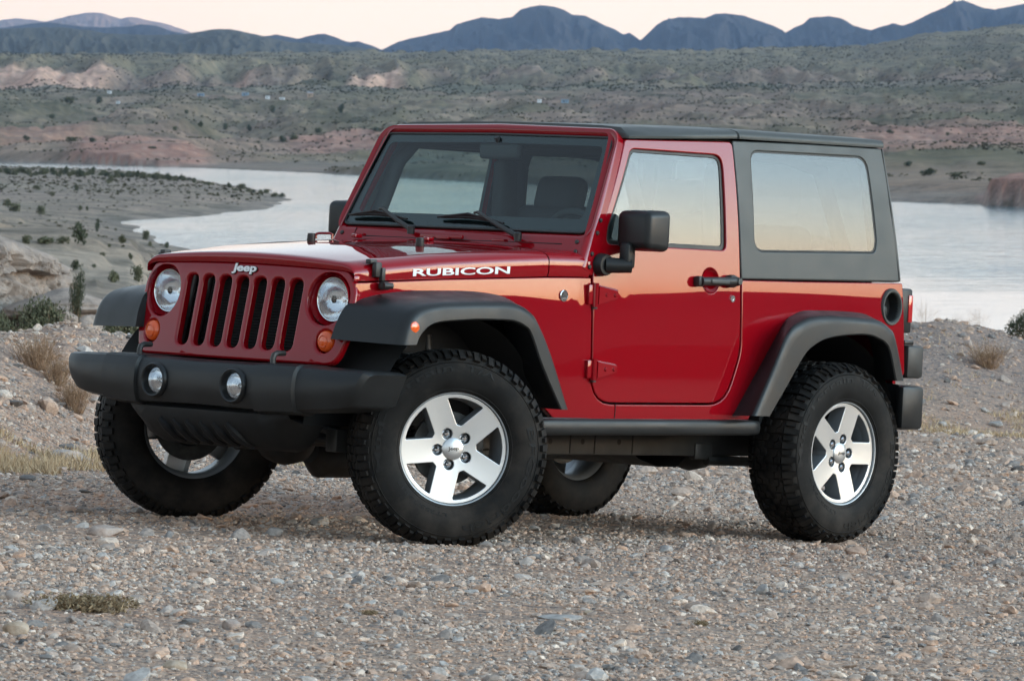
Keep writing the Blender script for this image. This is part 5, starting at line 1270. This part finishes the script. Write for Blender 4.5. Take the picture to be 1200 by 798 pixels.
def ledge(curve, zbase, back, seed, lb):
    """rock ledge: a weathered face following a line on the ground, with a sloping cap behind it; curve = (photo column, distance, photo row of the rim)"""
    cx_ = [wxy(p, d) for p, d, _ in curve]; K = crom([(float(a), float(b), float(dz(c[1], c[2]))) for (a, b), c in zip(cx_, curve)], 34)
    seg = np.concatenate([[0], np.cumsum(np.hypot(np.diff(K[:, 0]), np.diff(K[:, 1])))]); tx, ty = np.gradient(K[:, 0]), np.gradient(K[:, 1]); ln = np.hypot(tx, ty); nx, ny = ty / ln, -tx / ln
    rows = []
    nb_, nf = 40, 120
    for k in range(nb_ + nf):
        if k < nb_:
            t = 1 - k / nb_; X = K[:, 0] * (1 + t * back[0] / K[:, 1]); Y = K[:, 1] + t * back[0]; fall = sstep(.62, 1.0, np.linspace(0, 1, len(K))); Z = K[:, 2] - fall * (.15 + 2.2 * t) * min(1, t * 4) - 1.5 * t * min(1, t * 5) + (.16 * fbm(X * .9, Y * .5 + seed, 5) + .16 * (((np.sin(np.floor(X * .8 + .5 * perlin(X, Y * .4)) * 127.1 + np.floor(Y * .28 + .5 * perlin(X * .5, Y * .3)) * 311.7) * 43758.5453) % 1) - .6)) * min(1, t * 6)
        else:
            t = (k - nb_) / (nf - 1); zf_ = K[:, 2] + (zbase - K[:, 2]) * t
            lay = fbm(seg * .35 + seed, zf_ * 3.4 + .25 * fbm(seg * .8, zf_), 4) * .16
            blk = -.30 * np.clip(.16 - np.abs(perlin(seg * .75 + seed * 1.7 + .3 * perlin(zf_ * 2, seg), zf_ * .9)), 0, 1) / .16 * .5
            big = .34 * fbm(seg * .55 + 9 + seed, zf_ * .8, 3); fine = .10 * fbm(seg * 4.5, zf_ * 7 + seed, 5) + .10 * (fbm(seg * 2.2 + seed, zf_ * 3.5, 5, True) - .4); cav = -.5 * np.clip(perlin(seg * .9 - seed, zf_ * 1.5 + 5) - .38, 0, 1)
            rim = 1 - (1 - min(1, t * 9)) ** 2; bi = np.floor(seg * .95 + .7 * perlin(seg * .6, zf_ * .8 + seed)).astype(int); bj = np.floor(zf_ * 2.1 + .55 * fbm(seg * .5 + seed, zf_ * .4, 3)).astype(int)
            hs = (np.sin(bi * 127.1 + bj * 311.7 + seed * 74.7) * 43758.5453) % 1; hl = (np.sin(bj * 91.7 + seed * 13.3) * 9631.77) % 1
            off_ = (.5 * lay + blk + .6 * big + fine + cav + .34 * hs + .30 * hl) * rim + .30 * t
            X = K[:, 0] + nx * off_; Y = K[:, 1] + ny * off_; Z = zf_ + .05 * fbm(seg * 2, zf_ * 0 + seed, 3) * (1 - t)
        rows.append(np.stack([X, Y, Z], 1))
    R = np.array(rows); ii = np.arange(R.shape[0] * R.shape[1]).reshape(R.shape[:2])
    o = np_mesh('rock_outcrop', R.reshape(-1, 3), np.stack([ii[:-1, :-1], ii[1:, :-1], ii[1:, 1:], ii[:-1, 1:]], -1).reshape(-1, 4), M_OUT, False)
    tag(o, lb, 'rock outcrop', 'pale outcrop above the gully'); return o
ledge([(-160, 60, 268), (-60, 60, 268), (-15, 61, 274), (15, 62, 282), (38, 63, 292), (54, 65, 306), (63, 68, 330), (72, 72, 372), (80, 78, 400)], -2.8, (16, 236), 3, 'tall pale rock ledge with dark hollows at the left, above the tan brush')
ledge([(30, 60.5, 350), (58, 60, 342), (80, 60, 338), (98, 61, 346), (106, 63, 364), (113, 67, 390)], -3.0, (9, 318), 8, 'lower pale rock step between the tall ledge and the car fender')
ledge([(72, 58, 392), (92, 57.6, 374), (112, 57.8, 370), (126, 58.6, 382), (132, 60, 396), (137, 63, 410)], -3.2, (6, 356), 12, 'low pale rock knob right beside the car fender')
o = rock_obj('boulder', 15, (.16, .14, .12), 4, M_OUT, .16, 0, .8); o.location = (*[float(q) for q in wxy(76, 57)], float(dz(57, 372))); tag(o, 'small pale boulder lodged between the rock step and the knob', 'boulder')

# ---- leaf-clump plants
def leaf_mat(name, cols):
    m = bpy.data.materials.new(name); m.use_nodes = True; t = m.node_tree; B = t.nodes['Principled BSDF']; lk = t.links.new
    B.inputs['Roughness'].default_value = .8; B.inputs['Specular IOR Level'].default_value = .15
    g = t.nodes.new('ShaderNodeNewGeometry'); r = ramp_node(t, [(i / (len(cols) - 1), c) for i, c in enumerate(cols)], g.outputs['Random Per Island']); lk(r.outputs[0], B.inputs['Base Color']); return m
M_LEAF = leaf_mat('olive_leaves', [(.065, .07, .04), (.10, .105, .06), (.13, .13, .08), (.165, .155, .10)])
M_DARK = leaf_mat('dark_leaves', [(.04, .05, .03), (.065, .075, .045), (.09, .095, .058)])
M_TAN = leaf_mat('dry_twigs', [(.20, .125, .075), (.30, .19, .115), (.40, .27, .17)])
M_STRAW = leaf_mat('straw', [(.36, .255, .15), (.50, .37, .225), (.62, .48, .32)])
M_SCRUB = leaf_mat('far_scrub', [(.058, .056, .033), (.088, .08, .048), (.13, .11, .066)])
M_WEED = leaf_mat('weed_leaves', [(.15, .105, .062), (.25, .185, .11), (.36, .28, .175)])
def leaf_mesh(seed, n, leaf, lobes, flat=1.0, slim=1.0):
    """many small leaf faces through several lobes; unit radius, standing on z = 0"""
    r = np.random.RandomState(seed); L_ = []
    for k in range(lobes):
        a = r.uniform(0, 2 * np.pi); q = r.uniform(0, .62); L_.append((q * math.cos(a), q * math.sin(a), r.uniform(.25, .75) * flat, r.uniform(.26, .5)))
    L_ = np.array(L_); pk = r.choice(lobes, n, p=L_[:, 3] ** 2 / np.sum(L_[:, 3] ** 2))
    v = r.normal(size=(n, 3)); v /= np.linalg.norm(v, axis=1)[:, None]; v *= (r.uniform(.25, 1.12, n) ** .6)[:, None]
    C = L_[pk, :3] + v * L_[pk, 3:4] * np.array([1, 1, .9 * flat]); C[:, 2] = np.abs(C[:, 2])
    a = r.normal(size=(n, 3)); a /= np.linalg.norm(a, axis=1)[:, None]; b_ = np.cross(a, r.normal(size=(n, 3))); b_ /= np.linalg.norm(b_, axis=1)[:, None]
    s = leaf * r.uniform(.6, 1.4, n)[:, None]
    V = np.stack([C - a * s, C + b_ * s * .5 * slim, C + a * s, C - b_ * s * .5 * slim], 1).reshape(-1, 3)
    return V, np.arange(4 * n).reshape(-1, 4)
def twig_mesh(seed, n, hgt, spread, wid):
    """thin stalks fanning from the ground, each with a side branch or two"""
    r = np.random.RandomState(seed); Vs = []
    def stalk(p, q):
        dvec = q - p; s = np.cross(dvec, r.normal(size=3)); s = s / (np.linalg.norm(s) + 1e-9) * wid; m_ = (p + q) / 2 + r.normal(0, .04, 3) * hgt
        Vs.append([p - s, p + s, m_ + s * .7, m_ - s * .7]); Vs.append([m_ - s * .7, m_ + s * .7, q + s * .25, q - s * .25])
    for k in range(n):
        a = r.uniform(0, 2 * np.pi); q = spread * r.uniform(0, 1) ** .7; p = np.array([q * .3 * math.cos(a), q * .3 * math.sin(a), 0]); tp = np.array([q * math.cos(a), q * math.sin(a), hgt * r.uniform(.45, 1)]); stalk(p, tp)
        for j in range(r.randint(1, 4)):
            m_ = p + (tp - p) * r.uniform(.3, .8); stalk(m_, m_ + np.array([r.normal(0, .16), r.normal(0, .16), r.uniform(.05, .25)]) * hgt)
    V = np.array(Vs).reshape(-1, 3); return V, np.arange(len(V)).reshape(-1, 4)
BUSH = [np_mesh('bush', *leaf_mesh(100 + i, n, lf, lb, fl_), [M_LEAF, M_LEAF, M_DARK, M_LEAF][i], False).data for i, (n, lf, lb, fl_) in enumerate([(420, .10, 7, .9), (420, .10, 9, .7), (420, .10, 6, 1.1), (300, .12, 8, .6)])]
for o in [o for o in COL.objects if o.name.startswith('bush')]: bpy.data.objects.remove(o)
def put(name, me, px, py, wpx, hpx, lb, cat, grp=None, d0=40, rot=0.0, base=None, mat=None, sink=.03):
    x, y, z, d = ground_at(px, py, d0) if base is None else (*[float(q) for q in wxy(px, base)], 0, base)
    z = float(height(np.array([x]), np.array([y]))[0]); o = bpy.data.objects.new(name, me); COL.objects.link(o)
    w_ = wpx / 2 / F_PX * d; h_ = hpx / F_PX * d; o.location = (x, y, z - sink * h_); o.scale = (w_, w_, h_); o.rotation_euler = (0, 0, rot); tag(o, lb, cat, grp); return o
near_b = np_mesh('green_bush', *leaf_mesh(7, 5200, .035, 12, .9), M_LEAF, False)
near_b2 = np_mesh('dark_bush', *leaf_mesh(8, 2600, .042, 7, 1.1), M_DARK, False)
nb, nb2 = near_b.data, near_b2.data
bpy.data.objects.remove(near_b); bpy.data.objects.remove(near_b2)
def stems(o, seed):
    V, F = twig_mesh(seed, 26, .75, .5, .012); s = np_mesh('stem', V, F, M_TAN, False); s.parent = o
o = put('bush', nb, 52, 0, 88, 78, 'broad grey-green bush in the dip below the pale rocks', 'bush', base=39, rot=.4); stems(o, 1)
o = put('bush', nb, -2, 0, 50, 66, 'grey-green bush at the picture edge beneath the rock outcrop', 'bush', base=38, rot=2.2); stems(o, 2)
o = put('bush', nb, 140, 0, 74, 84, 'olive bush showing beneath the far front fender flare', 'bush', base=37.5, rot=4); stems(o, 3)
o = put('bush', nb2, 89, 0, 22, 64, 'narrow dark green bush growing between the pale boulders', 'bush', base=57, rot=1); o.location.z += .55; stems(o, 4)
o = put('bush', nb2, 1197, 0, 46, 30, 'dark green bush on the crest of the gravel berm', 'bush', base=46.5, rot=2); stems(o, 5)
tw = [np_mesh('dry_brush', *twig_mesh(20 + i, 240, 1.0, .95, .006), M_TAN, False).data for i in range(2)]
for o in [o for o in COL.objects if o.name.startswith('dry_brush')]: bpy.data.objects.remove(o)
put('dry_brush', tw[0], 42, 0, 82, 52, 'tan dry brush high on the stony bank below the bushes', 'dry bush', 'dry brush on the bank', base=28.0)
put('dry_brush', tw[1], 88, 0, 70, 54, 'tan dry brush low on the bank beside the far front tyre', 'dry bush', 'dry brush on the bank', base=27.0, rot=1.2)
put('dry_brush', tw[0], 66, 0, 60, 46, 'middle tan dry brush between the high one and the low one on the bank', 'dry bush', 'dry brush on the bank', base=27.6, rot=2.7)
put('dry_brush', tw[1], 1160, 0, 70, 36, 'sparse brown brush on the face of the gravel berm', 'dry bush', base=43.4, rot=.6)
st = np_mesh('dry_stalks', *twig_mesh(31, 46, 1.0, 1.0, .004), M_TAN, False).data
for o in [o for o in COL.objects if o.name.startswith('dry_stalks')]: bpy.data.objects.remove(o)
for px, wd, hh, lb in ((1085, 40, 34, 'thin dry stalks on the berm crest nearest the tail light'), (1120, 26, 14, 'low thin stalks on the berm crest midway to the dark bush'), (1148, 34, 30, 'thin dry stalks on the berm crest beside the dark bush'), (1135, 20, 12, 'short pale stalks in the middle of the berm crest')):
    put('dry_stalks', st, px, 0, wd, hh, lb, 'dry stalks', 'stalks along the berm crest', base=46.3, rot=px * .1)
# low weed in the near gravel and a few sprigs
V, F = leaf_mesh(51, 2600, .035, 16, .35); V[:, 0] *= 1.0
wd_ = np_mesh('low_weed', V, F, M_WEED, False); mw = wd_.data; bpy.data.objects.remove(wd_)
V, F = twig_mesh(55, 60, .36, 1.0, .006); tws = np_mesh('stem', V, F, M_WEED, False); twm = tws.data; bpy.data.objects.remove(tws)
for px, py, wp, hp, lb in ((96, 718, 178, 66, 'low brown-green weed spreading over the near gravel'), (432, 722, 30, 20, 'small sprig of weed in the gravel ahead of the near front tyre'), (822, 735, 26, 22, 'tiny mossy sprig in the open near gravel')):
    o = put('low_weed', mw, px, py, wp, hp, lb, 'weed', 'weeds in the gravel', d0=11); o.scale.y *= .55
    s = bpy.data.objects.new('stem', twm); COL.objects.link(s); s.parent = o
# dry grass: uncountable
Vg = []
for n, d0, d1, p0, p1 in ((3000, 22.8, 25.0, -30, 70), (1500, 23.6, 26.4, 60, 135), (900, 25.2, 27.5, 300, 410), (3200, 38.4, 41.0, 1060, 1210), (300, 41, 45, 1080, 1210)):
    X, Y = area_pts(n, d0, d1, p0, p1, lambda X, Y: fbm(X * 1.1 + 7, Y * 1.1, 3) > -.02); Z = height(X, Y)
    h = rg.uniform(.015, .065, len(X)); a = rg.uniform(0, 2 * np.pi, len(X)); wv = .0035 + rg.uniform(0, .003, len(X)); lx_, ly_ = rg.normal(0, .5, len(X)) * h, rg.normal(0, .5, len(X)) * h
    c, s = np.cos(a) * wv, np.sin(a) * wv
    Vg.append(np.stack([np.stack([X - c, Y - s, Z - .01], 1), np.stack([X + c, Y + s, Z - .01], 1), np.stack([X + lx_, Y + ly_, Z + h], 1)], 1).reshape(-1, 3))
Vg = np.concatenate(Vg); go = np_mesh('dry_grass', Vg, np.arange(len(Vg)).reshape(-1, 3), M_STRAW, False); go['kind'] = 'stuff'; go['label'] = 'straw-coloured dry grass at the edge of the gravel'
# bushes over the slope and the spit, each its own object
slope = [(17, 248, 26, 10, 'pair of dark bushes'), (48, 252, 16, 13, 0), (92, 287, 26, 20, 0), (51, 287, 40, 12, 0), (30, 286, 20, 10, 0), (74, 287, 18, 12, 0), (115, 272, 10, 12, 0), (143, 285, 13, 12, 0), (171, 281, 15, 11, 0), (176, 289, 9, 7, 0), (88, 317, 18, 10, 0),
         (134, 331, 22, 18, 0), (162, 330, 22, 18, 0), (43, 223, 11, 7, 0), (89, 224, 9, 7, 0), (94, 246, 9, 7, 0), (102, 247, 7, 5, 0), (129, 215, 11, 8, 0), (196, 291, 11, 6, 0), (8, 240, 14, 9, 0), (128, 290, 7, 4, 0), (110, 314, 8, 5, 0), (22, 300, 12, 8, 0), (146, 218, 7, 4, 0), (62, 230, 12, 5, 0), (120, 300, 8, 5, 0), (152, 304, 10, 6, 0)]
words = ['beside the tall outcrop', 'above the outcrop', 'on the bare slope', 'near the inlet', 'below the inlet shore', 'near the fender', 'by the spit foot']
used_l = {}
for i, (px, py, wp, hp, _) in enumerate(slope):
    size = 'broad' if wp > 22 else ('rounded' if wp > 14 else ('small' if wp > 9 else 'tiny')); tone = ['olive', 'grey-green', 'dark green', 'pale olive'][i % 4]
    where = 'on the slope just above the car fender' if py > 305 else ('beside the little inlet of water' if px > 135 and py > 255 else ('on the bare slope above the pale rocks' if py > 255 else ('on the flank of the spit' if py > 235 else 'just below the bushy crest of the spit')))
    lb = f'{size} {tone} bush {where}'
    k = used_l.get(lb, 0); used_l[lb] = k + 1
    if k: lb += [', nearer the water', ', nearer the picture edge', ', lowest of them'][k - 1]
    put('bush', BUSH[i % 4], px, py, wp, hp * 1.25, lb, 'bush', 'bushes on the slope towards the lake', d0=52, rot=i * 1.1)
r5 = np.random.RandomState(5)
crest = [(p + r5.uniform(-2, 2), 0) for p in np.linspace(2, 216, 52)] + [(p, 1) for p in (228, 243, 268, 276, 284, 291, 297, 305, 312, 322, 331)]
for i, (px, tip) in enumerate(crest):
    e = np.interp(px, [0, 150, 215, 250, 300, 332, 346], [201, 204.5, 209, 214.5, 222.5, 229, 232])
    py = e + (r5.uniform(1.5, 4.5) if not tip else r5.uniform(1, 5)); wp = r5.uniform(8, 16); hp = r5.uniform(4, 9) * (.75 if tip else 1)
    lb = 'small olive bush in the thick row along the crest of the spit' if not tip else 'low bush near the bare tip of the spit'
    put('bush', BUSH[i % 4], px, py, wp, hp * 1.2, lb, 'bush', 'row of bushes along the spit' if not tip else 'bushes near the tip of the spit', d0=620, rot=i)
# dark trees on the far shore
ft = [(320, 131, 11, 11), (401, 132, 14, 11), (265, 151, 11, 9), (292, 153, 9, 8), (373, 156, 14, 9), (330, 166, 16, 8), (81, 120, 26, 9), (117, 121, 12, 9), (219, 133, 9, 6), (236, 150, 12, 9), (62, 138, 16, 6), (112, 142, 9, 6), (345, 163, 20, 7), (440, 154, 22, 6), (84, 165, 26, 7), (108, 166, 16, 6), (178, 174, 22, 4), (1090, 205, 30, 9), (1120, 207, 26, 8), (1065, 194, 18, 6), (1150, 193, 20, 6), (1042, 156, 14, 5), (1110, 158, 8, 5), (30, 165, 16, 6), (205, 152, 10, 6)]
for i, (px, py, wp, hp) in enumerate(ft):
    lb = ['dark tree standing alone on the far shore terrace', 'dark clump of scrub on the far shore'][0 if hp > 8 else 1]
    put('bush', BUSH[2 if i % 2 else 0], px, py + 1, wp, hp * .95, lb, 'bush', 'dark trees on the far terrace' if hp > 8 else 'dark scrub clumps on the far shore', d0=900, rot=i * .7)
# far desert scrub: one mass
Vf, Ff, off = [], [], 0
base_v = [leaf_mesh(200 + i, 16, .5, 4, .6) for i in range(6)]
def scrub(n, d0, d1, p0, p1, s0, s1, thr):
    global off
    X, Y = area_pts(n, d0, d1, p0, p1, lambda X, Y: fbm(X * .008 + 3, Y * .004, 4) > thr); Z = height(X, Y); k = Z > ZW + .5; X, Y, Z = X[k], Y[k], Z[k]
    S = rg.uniform(s0, s1, len(X)); pk = rg.randint(0, 6, len(X))
    for v in range(6):
        q = np.nonzero(pk == v)[0]; V, F = base_v[v]; A = V[None] * S[q, None, None] * np.array([1, 1, .85]) + np.stack([X[q], Y[q], Z[q] - .1], 1)[:, None]
        Vf.append(A.reshape(-1, 3)); Ff.append((F[None] + (np.arange(len(q)) * len(V))[:, None, None] + off).reshape(-1, 4)); off += len(q) * len(V)
scrub(1300, 930, 1350, 960, 1240, .3, .85, -.1); scrub(12500, 800, 1700, -260, 1460, .25, .75, -.05); scrub(19000, 1650, 2900, -260, 1460, .4, 1.05, -.08); scrub(9500, 2900, 3250, -260, 1460, .6, 1.5, -.3); scrub(26000, 3300, 5000, -260, 1460, .6, 1.3, -.2); scrub(1600, 75, 700, -160, 230, .07, .24, -.02); scrub(2600, 72, 330, -160, 230, .04, .15, -.15); scrub(2600, 300, 1250, -20, 350, .14, .45, -.05)
so_ = np_mesh('desert_scrub', np.concatenate(Vf), np.concatenate(Ff), M_SCRUB, False); so_['kind'] = 'stuff'; so_['label'] = 'countless specks of desert scrub over the far slopes and plateau'
# tiny huts and trailers on the far terrace
def hut(px, py, wp, hp, col, lb, kind):
    x, y, z, d = ground_at(px, py, 1500); w2 = wp / 2 / F_PX * d; h2 = hp / F_PX * d
    m = MATS.get(col[0]) or pmat(col[0], col[1], .7, noise=(1, .15)); rt_ = MATS.get('tin_roof') or pmat('tin_roof', (.30, .30, .31), .5, .3, noise=(1, .2))
    V, F = box(0, 0, h2 * .5 - .6, w2 * 2, w2 * 1.3, h2 + 1.2); o = raw_obj('hut' if kind == 'hut' else 'trailer', V, F, m, None, smooth=False); o.location = (x, y, z)
    a = w2 * 1.06; b2 = w2 * .72; e = h2 * .999; p_ = h2 * (1.35 if kind == 'hut' else 1.08)
    raw_obj('roof', [(-a, -b2, e), (a, -b2, e), (a, b2, e), (-a, b2, e), (-a, 0, p_), (a, 0, p_)], [(0, 1, 5, 4), (2, 3, 4, 5), (0, 4, 3), (1, 2, 5), (3, 2, 1, 0)], rt_, o, smooth=False)
    dk = MATS.get('hut_opening') or pmat('hut_opening', (.02, .02, .022), .3)
    raw_obj('door', *box(-w2 * .3, -w2 * .655, h2 * .35, w2 * .3, .06, h2 * .68), dk, o, smooth=False); raw_obj('window', *box(w2 * .4, -w2 * .655, h2 * .55, w2 * .4, .06, h2 * .3), dk, o, smooth=False)
    tag(o, lb, kind, 'tiny huts and trailers on the far terrace')
WH = ('hut_white', (.72, .74, .76)); BL = ('hut_blue', (.20, .28, .36)); TN = ('hut_tan', (.42, .31, .23))
hut(314, 116, 5, 3, WH, 'bright white trailer on the far terrace below the pink bluff', 'trailer'); hut(331, 117, 6, 2.4, WH, 'low white trailer right of the brightest one on the far terrace', 'trailer')
hut(364, 114, 7, 4.4, TN, 'tan hut on the far terrace with a dark doorway', 'hut'); hut(288, 112, 8, 3, BL, 'blue-grey shed on the far terrace left of the white trailers', 'shed'); hut(236, 113, 8, 3, BL, 'bluish shed standing apart on the far terrace', 'shed')
hut(139, 122, 4, 3, WH, 'lone white trailer below the line of pale cliffs', 'trailer'); hut(129, 110, 5, 3, WH, 'white trailer at the foot of the pale cliffs', 'trailer'); hut(632, 120, 5, 2.6, WH, 'white trailer on the terrace above the windscreen', 'trailer'); hut(662, 120, 9, 3, BL, 'long grey-blue shed on the terrace above the roof', 'shed')

# ---- air: pale even haze over the whole land
hm = bpy.data.materials.new("haze_air"); hm.use_nodes = True; t = hm.node_tree; t.nodes.clear()
o_ = t.nodes.new('ShaderNodeOutputMaterial'); pv = t.nodes.new('ShaderNodeVolumePrincipled'); pv.inputs['Color'].default_value = (.40, .61, .96, 1); pv.inputs['Density'].default_value = HAZE_D; pv.inputs['Anisotropy'].default_value = 0.0
t.links.new(pv.outputs[0], o_.inputs['Volume'])
V, F = box(0, 3500, 0, 34000, 38500, 2)
V = [(x, y, (-45.0 if z < 0 else 760.0)) for x, y, z in V]
hz_ = raw_obj('haze', V, F, hm, None, smooth=False); hz_['kind'] = 'stuff'; hz_['label'] = 'thin blue air between the viewer and the mountains'
